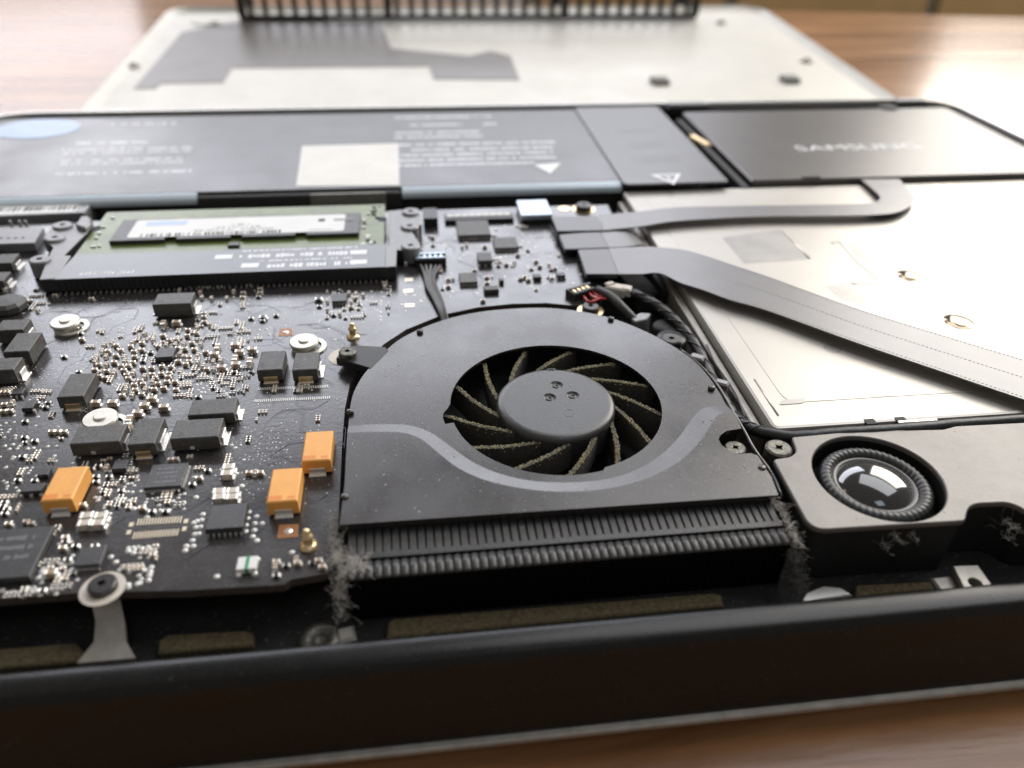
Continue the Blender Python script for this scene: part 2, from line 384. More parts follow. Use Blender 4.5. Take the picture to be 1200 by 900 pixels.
mb = MB(); mb.plate(circ(*(-95.7, 452.92), 13, 24, 8), z0=CZ+1.25, z1=CZ+1.6, c=0.1); part('patch', mb, 'cover_metal', cover)
for q in ((110.82, 348.36), (171.29, 348.45)):
    mb = MB(); mb.box(q[0], q[1], CZ+1, CZ+3, 7.5, 6.5, 0, 0, 0.5); part('rubber_pad', mb, 'rubber_pad', cover)
for q in ((-119.63, 379.14), (191.89, 377.11), (173.02, 447.45), (-96.58, 447.96)):
    mb = MB(); mb.lathe(q[0], q[1], [(0.01, CZ+1.6), (1.6, CZ+1.6), (1.6, CZ+2.2), (2.8, CZ+2.2), (2.9, CZ+1)], 20, 0, False, [1, 1, 0, 0]); part('screw_hole', mb, ['cover_metal', 'matte_black'], cover)

# ================================================================== the laptop
lap = thing('laptop', (29.5, 160, -20), 'opened laptop lying upside down on the table with its electronics exposed', 'laptop')
XL, XR, YF = -133.0, 192.5, 268.0
mb = MB(); mb.plate(rnd(rect(XL, 54.0, XR, YF), 9), z0=-16.4, z1=-15.5, c=0.25); mb.plate(rnd(rect(XL+5, 60.5, XR-5, YF-5), 9), z0=-20, z1=-16.4); part('lid', mb, 'aluminium_dull', lap)
# hinge cover: one rounded bar along the near edge
prof = [(62.0, -6.0), (62.0, -3.7), (61.9, -3.4)] + [(60.0 + 1.75*math.cos(R(q)), -3.25 + 0.42*math.sin(R(q))) for q in range(10, 171, 16)] + [(57.9, -3.55), (57.6, -3.95), (57.4, -4.6), (56.7, -7.5), (55.8, -11.0), (54.9, -15.45), (62.0, -15.45)]
mb = MB(); n = len(prof)
mb.add([(XL+4, y, z) for y, z in prof] + [(XR-4, y, z) for y, z in prof], [(i, (i+1) % n, n+(i+1) % n, n+i) for i in range(n)] + [tuple(range(n-1, -1, -1)), tuple(range(n, 2*n))], 0, False)
hc = part('hinge_cover', mb, 'hinge_plastic', lap, 'glossy black rounded hinge bar along the near edge')
# chassis: floor tray and the rim on three sides
out = rnd([(XR, 62), (XR, YF), (XL, YF), (XL, 62)], [0, 17, 17, 0], 9)
def u_ring(a_, b_):
    A = rnd([(XR-a_, 62), (XR-a_, YF-a_), (XL+a_, YF-a_), (XL+a_, 62)], [0, 17-a_, 17-a_, 0], 9)
    B = rnd([(XR-b_, 62), (XR-b_, YF-b_), (XL+b_, YF-b_), (XL+b_, 62)], [0, 17-b_, 17-b_, 0], 9)
    return A + list(reversed(B))
mb = MB(); mb.plate(u_ring(0, 1.5), z0=-15.4, z1=3.9, c=0.3); ch = part('chassis', mb, 'aluminium', lap, 'pale aluminium chassis rim')
mb = MB(); mb.plate(u_ring(1.55, 3.8), z0=-15.3, z1=2.6, c=0.2); part('liner', mb, 'matte_black', ch)
mb = MB(); mb.plate(rect(XL+3.9, 62.2, XR-3.9, YF-3.9), z0=-15.2, z1=-8.0); part('tray', mb, 'cavity_black', ch)
for nm, q in (('foam_pad', [(-6.72, 64.61),(38.71, 64.91),(39.08, 66.63),(38.29, 67.16),(-5.74, 67.6),(-6.52, 67.14)]),
              ('foam_pad', [(-35.28, 65.41),(-23.66, 65.29),(-23.81, 67.13),(-24.87, 67.78),(-34.77, 68.2),(-35.64, 67.37)]),
              ('foam_pad', [(-59.86, 65.42),(-44.43, 65.3),(-44.7, 66.83),(-46.07, 68.26),(-61.08, 68.25)]),
              ('foam_pad', [(57.45, 64.2),(69.83, 64.37),(71.68, 65.71),(58.54, 66.34)])):
    mb = MB(); mb.plate(q, z0=-8, z1=-6.6, c=0.25); part(nm, mb, 'foam_brown', ch)
# metal tongues, bosses and brackets in the gap by the hinge
mb = MB(); A = [(*(-43.85, 71.32), -2), (*(-43.12, 69.09), -4), (*(-43.15, 67.12), -5.5), (*(-44.52, 64.52), -6)]; B = [(*(-40.21, 70.93), -2), (*(-39.5, 68.69), -4), (*(-39.14, 66.68), -5.5), (*(-37.57, 64.49), -6)]
mb.ribbon(B, A, 0.8); part('hinge_tongue', mb, 'aluminium_dull', ch)
mb = MB(); mb.plate([(49.04, 63.74),(56.9, 64.21),(55.76, 65.68),(53.52, 66.22),(50.61, 65.33)], z0=-8, z1=-6, c=0.2); part('hinge_tongue', mb, 'aluminium', ch)
mb = MB(); h0 = (73.8, 63.22)
mb.plate([(71.72, 62.54),(75.89, 62.54),(76.14, 66.21),(72.52, 66.43)], [circ(h0[0], h0[1], 0.9, 16)], -5.3, -4.5, 0.1); part('bracket', mb, 'aluminium_dull', ch)
mb = MB(); q = (71.15, 64.78); mb.box(q[0], q[1], -8, -6, 3.5, 2.5, 0, 0, 0.3); part('bracket', mb, 'aluminium_dull', ch)
q = (-15.15, 65.34); mb = MB(); mb.lathe(*q, [(3.0, -8), (2.7, -6.6), (2.0, -6.2), (1.2, -6.2), (1.1, -7.2), (0.01, -7.2)], 24); part('boss', mb, 'screw_steel', ch)
mb = MB(); q = (-11.93, 65.65); mb.box(q[0], q[1], -8, -6.3, 2.4, 2.4, 0.2, 0, 0.4); part('boss', mb, 'aluminium_dull', ch)
for q, ww in (((95.34, 265.77), 15), ((177.33, 265.91), 12)):
    mb = MB(); mb.box(q[0], q[1]-0.6, 0.5, 3.4, ww, 4.5, 0, 1, 0.3); mb.box(q[0], q[1]-0.2, 3.4, 4.1, ww*0.86, 3.2, 0, 0, 0.25); part('latch_tab', mb, ['bracket_grey', 'matte_black'], ch)
q = (166.02, 259.51); mb = MB(); mb.lathe(*q, [(3.2, -3), (3.2, 3.3), (2.6, 3.5), (0.01, 3.5)], 20); part('rubber_post', mb, 'matte_black', ch)

# ------------------------------------------------------------------ battery
bat_o = (-27, 230, -8)
BN, BF, BR = 195.6, 263.6, 78.0
mb = MB(); mb.plate(rnd([(XL+5, BN+1.7), (BR, BN+1.7), (BR, BF), (XL+5, BF)], 1.0), z0=-7.8, z1=2.95, c=0.25)
bat = part('battery', mb, 'battery_film', lap, 'wide dark grey battery pack with white print and an ivory sticker')
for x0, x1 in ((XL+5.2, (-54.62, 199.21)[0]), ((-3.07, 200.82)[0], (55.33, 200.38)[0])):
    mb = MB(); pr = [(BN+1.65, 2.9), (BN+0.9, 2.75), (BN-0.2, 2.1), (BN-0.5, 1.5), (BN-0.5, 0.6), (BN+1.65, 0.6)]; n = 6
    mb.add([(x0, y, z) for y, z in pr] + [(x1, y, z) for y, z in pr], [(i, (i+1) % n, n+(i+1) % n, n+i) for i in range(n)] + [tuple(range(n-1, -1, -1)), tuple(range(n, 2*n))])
    part('edge_trim', mb, 'bevel_sky_sheen', bat)
x0, x1 = (-54.62, 199.21)[0], (-3.07, 200.82)[0]
mb = MB(); mb.box((x0+x1)/2, BN+0.85, -2, 2.2, x1-x0-0.4, 1.6, 0, 0, 0.3); part('edge_trim', mb, 'battery_film', bat)
mb = MB(); q = (-38.29, 199.51); mb.box(q[0], q[1]-0.4, 2.2, 2.75, 3.2, 1.2, 0, 0, 0.2); part('clip', mb, 'gold', bat)
mb = MB(); st = [(-31.72, 231.44),(-3.79, 231.94),(-3.72, 198.2),(-30.25, 199.54)]; mb.plate(st, z0=2.95, z1=3.06); part('sticker', mb, 'label_ivory', bat, 'plain ivory sticker')
a_, b_ = (-26.39, 198.4), (-7.34, 198.78)
mb = MB(); mb.box((a_[0]+b_[0])/2, BN-0.9, -2.5, 2.6, b_[0]-a_[0], 0.5, 0, 0, 0.1); part('foil_tape', mb, 'aluminium_dull', bat)
mb = MB(); q = (-112.31, 252.65); mb.plate(circ(q[0], q[1], 12.2, 40, 9.5), z0=2.95, z1=3.08, c=0.03); part('sticker', mb, 'sticker_blue', bat, 'round pale blue sticker')
mb = MB(); k = 0
for xa, xb, yy, hh in ((-97.67, -74.75, 238.19, 2.0), (-99.03, -63.42, 232.57, 1.5), (-98.05, -62.81, 229.58, 1.3), (-95.92, -63.79, 223.17, 1.5), (-95.01, -63.2, 220.38, 1.3), (-96.32, -58.72, 213.01, 1.6), (-92.5, -72.68, 255.98, 1.6)):
    scribble(mb, xa, xb, yy, hh, 2.955, k, 0, 0.72); k += 1
for xa, xb, yy, hh in ((-5.04, 26.2, 257.73, 1.7), (-0.23, 15.9, 249.69, 1.7), (-5.04, 20.63, 241.91, 1.7), (-5.04, 21.57, 237.72, 1.5), (-5.04, 42.71, 230.63, 1.7), (-0.1, 41.42, 225.88, 1.6), (-3.1, 40.67, 221.5, 1.6), (-3.61, 40.44, 217.18, 1.6), (-3.64, 34.44, 213.16, 1.6), (21.39, 26.82, 249.61, 1.7)):
    scribble(mb, xa, xb, yy, hh, 2.955, k+20, 0, 0.9); k += 1
part('print', mb, 'print_white', bat, kind='stuff')
mb = MB(); mb.plate([(33.87, 211.29),(41.55, 212.15),(37.33, 204.3)], z0=2.95, z1=2.98); part('print_triangle', mb, 'print_white', bat)
tag = [(55.43, 259.87),(85.4, 267.3),(83.08, 191.81),(55.28, 187.22)]
TX0, TX1 = (tag[0][0]+tag[3][0])/2, (tag[1][0]+tag[2][0])/2
mb = MB(); tagp = rnd([(TX0, 193.3), (TX1, 193.3), (TX1, 264.0), (TX0, 264.0)], 1.6); mb.plate(tagp, z0=2.95, z1=3.5, c=0.15); tg = part('tag', mb, 'tag_grey', bat, 'lighter grey plastic end tag with a warning triangle')
q = (68.52, 196.74); tx, ty = q
tri = [(tx-4.3, ty+3.2), (tx+4.3, ty+3.2), (tx, ty-4.6)]; tri2 = inset(ccw(tri), 0.95)
mb = MB(); mb.plate(tri, [tri2], 3.48, 3.53); mb.box(tx, ty+0.3, 3.48, 3.53, 0.7, 2.4); mb.box(tx, ty-1.6, 3.48, 3.53, 0.7, 0.7); part('warning_triangle', mb, 'print_white', tg)
mb = MB()
for i, (xa, xb, yy) in enumerate(((63.78, 76.75, 238.14), (64.45, 77.44, 226.52), (63.5, 78.1, 222.61), (62.54, 76.43, 213.7), (61.65, 76.33, 210.16))):
    scribble(mb, xa, xb, yy, 1.4, 3.5, 60+i, 0, 0.8)
part('print', mb, 'print_dim', tg, kind='stuff')
# barcode tray left of the memory, in front of the battery
mb = MB(); q = [(-109.44, 196.32),(-80.03, 197.93),(-79.98, 189.79),(-106.3, 188.76)]; mb.plate(rnd(ccw(q), 0.8), z0=-3, z1=1.5, c=0.2); bt = part('board_shield', mb, 'bracket_grey', lap, 'grey shield strip printed with a barcode')
mb = MB(); r_ = random.Random(3); x = (-107.45, 192.45)[0]; xe = (-83.03, 193.21)[0]; yb = (-94.43, 193.02)[1]
while x < xe:
    ww = r_.choice((0.25, 0.4, 0.7)); mb.box(x, yb, 1.5, 1.53, ww, 2.6); x += ww + r_.choice((0.3, 0.4, 0.8))
part('barcode', mb, 'print_black', bt, kind='stuff')
mb = MB(); mb.plate([(-108.97, 195.19),(-82.77, 195.61),(-82.16, 190.46),(-106.72, 189.79)], z0=1.49, z1=1.515); part('paper_label', mb, 'label_white', bt)

# ------------------------------------------------------------------ solid state drive
mb = MB(); mb.plate(rnd(rect(91.5, 194.6, 187.5, 259.0), 1.2), z0=-5, z1=3.0, c=0.5)
ssd = part('solid_state_drive', mb, 'drive_case', lap, 'dark metal storage drive with white brand lettering')
q0, q1 = (116.09, 219.53), (152.88, 219.49)
text('lettering', 'SAMSUNG', 6.2, (q0[0]+q1[0])/2, (q0[1]+q1[1])/2, 3.03, 0, 'print_white', ssd, sx=(q1[0]-q0[0])/26.0)
q = (108.53, 195.86); mb = MB(); mb.box(q[0], q[1], 1.5, 3.4, 5, 1.6, 0, 0, 0.2); part('clip', mb, 'screw_dark', ssd)
mb = MB(); mb.box(89.3, 224, -5, 1.8, 2.2, 62, 0, 0, 0.3); part('side_rail', mb, 'matte_black', ssd)
q = (89.12, 231.61); mb = MB(); mb.box(q[0], q[1], 0, 2.6, 2.0, 10, 0.25, 0, 0.5); part('foil_strip', mb, 'gold', ssd)

# ------------------------------------------------------------------ optical drive
OL, ON, OR_, OF = 55.0, 91.6, 184.5, 193.8
mb = MB(); outl = rnd(rect(OL, ON, OR_, OF), 1.5)
mb.plate(outl, z0=-7.8, z1=0.9); mb.wall(outl, 0.9, 1.35, 0, inset(ccw(outl), 0.25), True); mb.wall(inset(ccw(outl), 0.25), 1.35, 1.5, 0, inset(ccw(outl), 0.7), True); mb.fill([inset(ccw(outl), 0.7)], 1.5)
od = part('optical_drive', mb, 'drive_steel', lap, 'bright bare steel optical drive casing')
pan = rnd([(OL+5.0, ON+6.5), (OR_-5, ON+6.5), (OR_-5, OF-4), (OL+5.0, OF-4)], 3.0)
m1, m2 = (106.2, 140.3), (105.37, 120.63)
mb = MB(); mb.plate(pan, [circ(m1[0], m1[1], 2.6, 28), circ(m2[0], m2[1], 2.9, 28)], 1.45, 1.57, 0.07); part('panel', mb, 'drive_steel', od)
for m_, r_ in ((m1, 2.55), (m2, 2.85)):
    mb = MB(); mb.lathe(m_[0], m_[1], [(r_, 1.50), (r_*0.9, 1.64), (r_*0.6, 1.84), (r_*0.3, 1.94), (0.01, 1.97)], 28); mb.lathe(m_[0]-0.3, m_[1]-0.9, [(1.15, 1.5), (1.1, 2.0), (0.3, 2.05), (0.25, 1.95), (0.01, 1.95)], 18, 0, False); part('recessed_screw', mb, 'mirror_steel', od)
for q in ([(59.67, 99.08),(63.94, 99.16),(62.87, 97.8),(58.5, 97.75)], [(75.5, 99.27),(79.62, 99.12),(78.8, 98.2),(74.71, 98.35)], [(71.71, 162.99),(87.64, 166.12),(87.43, 149.84),(71.88, 149.02)],
          [(99.88, 156.44),(102.14, 156.72),(102.13, 142.28),(100.11, 136.1),(98.09, 136.66)], [(85.57, 137.37),(92.01, 137.97),(93.04, 132.58),(97.43, 133.68),(101.75, 126.41),(96.79, 125.81),(89.45, 129.27),(85.88, 131.38)]):
    mb = MB(); mb.plate(rnd(ccw(q), 0.6, 3), z0=1.56, z1=1.585); part('stain', mb, 'drive_stain', od)
q = (75.67, 113.67); mb = MB(); mb.plate(circ(*q, 1.7, 24), z0=1.56, z1=1.585); part('stain', mb, 'drive_stain', od)
mb = MB(); rr = spline([(96.63, 157.59),(98.89, 157.88),(98.12, 148.04),(98.37, 139.74),(96.25, 137.95),(91.61, 137.96)], 4); mb.tube([(x, y, 1.57) for x, y in rr], 0.45, 6, flat=0.15); part('pressed_rib', mb, 'drive_steel', od)
mb = MB(); rr = [(87.63, 165.08),(87.79, 150.21)]; mb.tube([(x, y, 1.57) for x, y in rr], 0.35, 6, flat=0.15); part('pressed_rib', mb, 'drive_steel', od)
mb = MB(); rr = [(57.29, 105.52),(57.25, 94.95)]; mb.tube([(x, y, 1.5) for x, y in rr], 0.22, 6, flat=0.5); part('pressed_rib', mb, 'drive_steel', od)
for q in ((71.73, 92.33), (77.08, 92.03)):
    mb = MB(); mb.box(q[0], ON+0.35, 0.2, 1.56, 1.9, 1.5, 0, 0, 0.1); part('slot', mb, 'matte_black', od)
mb = MB(); q0, q1 = (76.2, 91.17), (83.07, 90.94); mb.box((q0[0]+q1[0])/2, ON-0.25, 1.3, 1.6, q1[0]-q0[0], 0.6, 0, 0, 0.1); part('spring_tab', mb, 'aluminium', od)
for q in ((143.27, 190.07), (146.89, 189.81)):
    mb = MB(); mb.plate(circ(*q, 1.6, 16, 1.2), z0=1.56, z1=1.59); part('mark', mb, 'gold', od)
# dark side bracket between fan and drive
mb = MB(); mb.box(OL-0.9, 142, -7.8, -0.4, 1.4, 98, 0, 0, 0.2); part('side_bracket', mb, 'aluminium_dull', od)
mb = MB(); mb.box(OL-2.6, 165, -7.8, -1.2, 1.2, 44, 0, 0, 0.2); part('side_bracket', mb, 'matte_black', od)

# ------------------------------------------------------------------ flat cables
def flex(name, pairs, mats='flex_grey', th=0.22, label=None):
    A = spline([p[0] for p in pairs], 6); B = spline([p[1] for p in pairs], 6)
    mb = MB(); mb.ribbon(A, B, th); return part(name, mb, mats, lap, label)
def pr(a_, b_, za, zb=None): return ((a_[0], a_[1], za), (b_[0], b_[1], za if zb is None else zb))
f1 = flex('flat_cable', [pr((44.88, 176.34),(43.95, 167.29),2.45), pr((54.79, 176.5),(53.37, 167.86),2.9), pr((64.71, 177.71),(62.22, 169.48),3.2), pr((84.14, 177.32),(81.52, 170.53),3.2),
     pr((101.93, 176.51),(98.76, 169.71),3.2), pr((111.05, 176.37),(110.83, 169.29),3.2), pr((115.34, 176.61),(119.25, 170.24),3.2), pr((118.31, 177.77),(126.07, 174.9),3.1), pr((120.95, 181.3),(130.34, 180.59),3.0), pr((121.81, 186.91),(131.86, 187.41),2.9), pr((122.55, 194.35),(133.41, 193.57),2.7)], label='narrow grey flat cable bending back over the steel drive')
mb = MB(); mb.plate([(32.94, 176.23),(44.35, 175.85),(43.95, 167.29),(32.95, 167.69)], z0=0.2, z1=2.45, c=0.1, mside=1); part('plug', mb, ['flex_end', 'connector_black'], f1)
f2 = flex('flat_cable', [pr((43.2, 167.54),(43.44, 158.63),2.1), pr((46.93, 168.48),(47, 158.57),2.2), pr((49.97, 169.64),(51.02, 160),1.8), pr((52.36, 172.56),(53.37, 162.77),0.2), pr((54.55, 177.43),(55.58, 167.39),-2.5)], label='short grey flat cable folding down beside the drive')
mb = MB(); mb.plate(rnd([(33.15, 166.42),(43.2, 167.54),(43.44, 158.63),(33.16, 158.59)], 0.4), z0=1.2, z1=2.12, c=0.1, mside=1); mb.box(*(39.88, 164.03), 0, 1.2, 7, 2.5, 0, 1); part('plug', mb, ['flex_end', 'connector_black'], f2)
cab3 = [pr((43.03, 157.79),(42.4, 145.22),2.32), pr((48.32, 157.6),(46.85, 144.45),2.5), pr((52.46, 156.84),(50.97, 143.9),2.8), pr((59.08, 153.89),(53.8, 138.63),3.2), pr((63.25, 149.88),(57.55, 134.58),3.4), pr((68.31, 144.04),(61.35, 130.13),3.5), pr((73.02, 139.07),(67.35, 125.14),3.5),
     pr((84.91, 124.92),(78.75, 112.76),3.5), pr((96.42, 114),(89.34, 102.36),3.4), pr((107.06, 104.38),(98.93, 92.97),3.3), pr((116.84, 95.7),(107.85, 84.73),3.3), pr((128.21, 86.72),(116.83, 77.86),3.0)]
f3 = flex('flat_cable', cab3, label='wide grey flat cable crossing the steel drive diagonally')
mb = MB(); mb.plate(rnd([(35.88, 157.51),(42.97, 157.58),(42.34, 145.03),(35.42, 145.63)], 0.35), z0=1.3, z1=2.4, c=0.1, mside=1); mb.box(*(40.39, 152.46), 0, 1.3, 4.5, 6, 0, 1); part('plug', mb, ['flex_end', 'connector_black'], f3)
mb = MB()
for fr in (0.48, 0.95, 0.03):
    A = spline([Vector(p[0])*(1-fr) + Vector(p[1])*fr for p in cab3[5:]], 40)
    for i in range(0, len(A)-1, 2): mb.tube([Vector(A[i])+Vector((0, 0, .02)), Vector(A[i+1])+Vector((0, 0, .02))], 0.055, 4)
part('stitching', mb, 'stitch', f3, kind='stuff')

# ------------------------------------------------------------------ cooling fan
fcx, fcy = 21.3, 101.4; ZF = 2.5
OUT = [(-12.38, 76.42),(-12.66, 85.81),(-12.56, 93.51),(-12.28, 98.32),(-12.15, 104.41),(-11.5, 108.7),(-9.8, 113.66),(-6.18, 120.5),(-2.27, 125.18),(4.3, 129.61),(11.07, 131.96),(17.88, 132.7),(24.65, 132.43),(31.13, 130.49),(37.16, 126.96),(42.44, 121.38),(46.18, 115.62),(48.2, 110.87),(49.12, 105.67),(49.32, 100.59),(49.45, 96.05),(49.33, 91.12),(46.67, 90.73),(45.36, 89.79),(44.74, 88.8),(44.77, 87.35),(45.53, 86.05),(46.67, 85.13),(48.57, 85.14),(49.38, 84.46),(49.56, 79.63),(49.04, 75.88)]
# band edges, from the left edge to the right edge
BI = [(-12.28, 98.32),(-8.04, 98.34),(-2.98, 97.62),(0.54, 95.33),(3.38, 91.71),(6.21, 88.04),(9.49, 85.22),(13.61, 83.12),(17.83, 82.14),(22.79, 81.82),(27.37, 82.46),(31.7, 84.29),(36.19, 87.6),(39.8, 91.42),(42.59, 94.89),(45.41, 97.37),(49.4, 97.93)]
BO = [(-12.31, 96.18),(-8, 95.96),(-3.8, 95.33),(-0.96, 93.38),(1.48, 89.89),(4.3, 86.12),(8.03, 83.14),(12.72, 81.04),(17.44, 79.85),(22.56, 79.5),(27.42, 80.07),(32.25, 81.59),(37.26, 84.5),(41.22, 88.11),(44.47, 92.04),(46.88, 94.92),(49.7, 95.56)]
BIs, BOs = spline(BI, 4), spline(BO, 4)
top_arc = spline(OUT[3:20], 4)     # left start of the band, round the far side, to the right end
R1, R2 = 17.4, 18.9
hole = []; step = []
for i in range(96):
    a_ = 2*math.pi*i/96; deg = math.degrees(a_)
    rr_ = R1 + (R2-R1)*max(0.0, min(1.0, (deg-178)/7.0, (284-deg)/3.0))
    hole.append((fcx + rr_*math.cos(a_), fcy + rr_*math.sin(a_)))
DZ = 0.36
inner = BIs + list(reversed(top_arc))[:-1]
inner = ccw(inner); holeR = list(reversed(hole))
outer = ccw([OUT[0], (OUT[0][0]+0.25, OUT[0][1]+8)] + BOs + OUT[21:])
mb = MB()
mb.fill([inner, holeR], ZF-DZ); mb.wall(holeR, ZF-DZ-0.55, ZF-DZ)
mb.fill([outer], ZF)
n = len(BIs); k = len(mb.v)
mb.add([(x, y, ZF-DZ) for x, y in BIs] + [(x, y, ZF) for x, y in BOs], [(n+i, n+i+1, i+1, i) for i in range(n-1)], 0, True)
# skirt
sk = [(p, ZF) for p in OUT[0:3]] + [(p, ZF-DZ) for p in top_arc] + [(p, ZF) for p in OUT[20:]]
if area([p for p, z in sk]) < 0: sk.reverse()
n = len(sk); low = inset([p for p, z in sk], 0.35)
mb.add([(p[0], p[1], ZF-0.9) for p, z in sk] + [(p[0], p[1], z) for p, z in sk], [(i, (i+1) % n, n+(i+1) % n, n+i) for i in range(n)])
mb.wall(low, -6.5, ZF-0.9, 1)
org = (fcx, fcy, -6.5)
lowp = low
fan = part('cooling_fan', mb, ['fan_metal', 'fan_plastic'], lap, 'dark grey blower fan with a round opening and dusty blades', org)
# casing under the cover: pocket, inner ring, floor
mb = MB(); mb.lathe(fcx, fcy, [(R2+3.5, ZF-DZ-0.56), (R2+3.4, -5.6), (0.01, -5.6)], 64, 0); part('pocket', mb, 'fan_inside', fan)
ring = [(fcx + (R1-0.15)*math.cos(R(q)), fcy + (R1-0.15)*math.sin(R(q))) for q in range(190, 288, 2)]
ringo = [(fcx + (R2+1.0)*math.cos(R(q)), fcy + (R2+1.0)*math.sin(R(q))) for q in range(288, 189, -2)]
mb = MB(); mb.plate(ring + ringo, z0=ZF-DZ-1.5, z1=ZF-DZ-0.60, c=0.08); part('inner_ring', mb, 'fan_metal', fan)
# impeller hub
RH = 9.85; ZH = 2.35
dim = [(22.16, 105.92),(20.43, 102.51),(24.36, 102.73)]
mb = MB(); tc = circ(fcx, fcy, RH-1.2, 64); mb.fill([tc] + [list(reversed(circ(x, y, 1.12, 20))) for x, y in dim], ZH)
mb.lathe(fcx, fcy, [(RH-1.2, ZH), (RH-0.75, ZH-0.05), (RH-0.35, ZH-0.22), (RH-0.08, ZH-0.55), (RH, ZH-1.0), (RH, -3.0)][::-1], 64, 0)
for x, y in dim: mb.lathe(x, y, [(0.01, ZH-0.32), (0.3, ZH-0.32), (0.33, ZH-0.18), (0.55, ZH-0.18), (0.6, ZH-0.42), (0.85, ZH-0.30), (1.12, ZH)][::-1], 20, 0)
mk = rnd(rect(-0.75, -0.95, 0.75, 0.95), 0.55); q = (22.9, 97.93)
mb.plate([(q[0]+x, q[1]+y) for x, y in mk], [[(q[0]+x*0.86, q[1]+y*0.88) for x, y in mk]], ZH-0.02, ZH+0.03)
mk = rnd(rect(-0.7, -0.25, 0.7, 0.25), 0.2); q = (22.06, 110.59)
mb.plate([(q[0]+x, q[1]+y) for x, y in mk], [[(q[0]+x*0.75, q[1]+y*0.6) for x, y in mk]], ZH-0.02, ZH+0.03)
for f_ in range(len(mb.f)):
    pass
part('hub', mb, 'hub_plastic', fan, 'smooth dark round hub with three dimples', org=(fcx, fcy, -3.0))
# 13 swept blades
bl = MB(); th = 0.33; pts = []
for i in range(9):
    u_ = i/8*1.12; p0_ = Vector((9.6, 0)); p1_ = Vector((17.6*math.cos(R(-37)), 17.6*math.sin(R(-37)))); v_ = p0_.lerp(p1_, u_); bow = 0.55*math.sin(math.pi*min(u_, 1)); pts.append((v_.x + 0.75*bow, v_.y + 0.3*bow))
L_, Rr = [], []
for i in range(9):
    a_ = Vector(pts[max(i-1, 0)]); b_ = Vector(pts[min(i+1, 8)]); t_ = (b_-a_).normalized(); nn = Vector((-t_.y, t_.x))*th
    p_ = Vector(pts[i]); L_.append(p_+nn); Rr.append(p_-nn)
n = 9
zt = [1.15 - 0.35*(i/8) for i in range(9)]
vs = [(p.x, p.y, -3.6) for p in L_] + [(p.x, p.y, zt[i]) for i, p in enumerate(L_)] + [(p.x, p.y, zt[i]) for i, p in enumerate(Rr)] + [(p.x, p.y, -3.6) for p in Rr]
fs = []
for j in range(3): fs += [(j*n+i, j*n+i+1, (j+1)*n+i+1, (j+1)*n+i) for i in range(n-1)]
fs += [(0, n, 2*n, 3*n), (n-1, 4*n-1, 3*n-1, 2*n-1)]
bl.add(vs, fs, 0)
blade = bl.mesh('blade', ['blade_dusty'], (0, 0, 0))
dz = MB(); rg = random.Random(5)
for kb in range(13):
    rot = R(71 + 37 + 360/13*kb)
    put('blade', blade, fan, (fcx, fcy, 0), rot)
    ca, sa = math.cos(rot), math.sin(rot)
    for i in range(260):
        u = rg.random()**0.8*8*0.9; j = int(u); fz = u-j
        p_ = (L_[j]*(1-fz) + L_[j+1]*fz); q_ = (Rr[j]*(1-fz) + Rr[j+1]*fz); v = p_.lerp(q_, rg.uniform(-0.05, 1.05))
        x, y = fcx + v.x*ca - v.y*sa, fcy + v.x*sa + v.y*ca
        z = zt[j] + 0.02
        if rg.random() < 0.42: z -= abs(rg.gauss(0, 0.5))
        s_ = rg.uniform(0.05, 0.15); an = rg.random()*3
        dz.box(x, y, z-s_*0.4, z+s_*0.8, s_*2, s_*1.6, an, 0, 0, s_*0.45)
part('blade_dust', dz, 'dust_fluff', fan, kind='stuff')
# rivets, screws, brackets of the fan
for q in ((-12.16, 101.64), (-11.97, 81.84), (36.43, 126.7), (-0.37, 125.32), (48.31, 102.43), (48.98, 81.77)):
    mb = MB(); mb.lathe(q[0], q[1], [(0.62, ZF-0.25), (0.6, ZF+0.14), (0.4, ZF+0.26), (0.01, ZF+0.28)], 16); part('rivet', mb, 'fan_metal', fan)
mb = MB(); mb.plate([(-15.31, 117.88),(-14.3, 121.45),(-11.42, 121.76),(-6.66, 120.73),(-6.19, 119.54),(-9.25, 114.06)], z0=0.9, z1=2.3, c=0.12); part('mounting_ear', mb, 'fan_plastic', fan)
def screw(q, r, z, parent, m='screw_dark', n=6, name='screw', head=0.9):
    mb = MB(); rc = circ(q[0], q[1], r, 26)
    slot = []
    for i in range(n*2): a_ = math.pi*i/n + 0.4; rr_ = r*(0.42 if i % 2 == 0 else 0.20); slot.append((q[0]+rr_*math.cos(a_), q[1]+rr_*math.sin(a_)))
    mb.wall(rc, z-head, z-r*0.12, 0); mb.wall(rc, z-r*0.12, z, 0, inset(rc, r*0.14), True)
    mb.fill([inset(rc, r*0.14), list(reversed(slot))], z); mb.wall(list(reversed(slot)), z-0.45, z, 1); mb.fill([slot], z-0.45, 1)
    return part(name, mb, [m, 'matte_black'], parent)
screw((-13.31, 118.65), 1.55, 3.2, fan, 'screw_steel', head=1.2)
screw((47.53, 88.22), 1.7, 1.2, fan, 'screw_steel', 4, head=1.2)
screw((46.64, 120), 1.9, 1.6, fan, 'screw_dark', head=2)
mb = MB(); q = (47.31, 121.71); mb.lathe(q[0], q[1], [(3.0, -4), (3.0, 0.2), (2.6, 0.7), (0.01, 0.7)], 24); part('mounting_ear', mb, 'fan_plastic', fan)
mb = MB(); mb.tube([(*q_, 1.4) for q_ in spline([(47.22, 116.37),(49.27, 110.22),(50.25, 103.53),(50.22, 97.2),(50.22, 91.76),(50.11, 87.1),(50.63, 81.31),(50.1, 76.59)], 4)], 0.28, 6); part('side_flange', mb, 'fan_metal', fan)
q = (51.62, 105.79); mb = MB(); mb.box(q[0], q[1], -2, 1.2, 2.4, 1.6, -0.6, 0, 0.3); part('side_clip', mb, 'bracket_grey', fan)
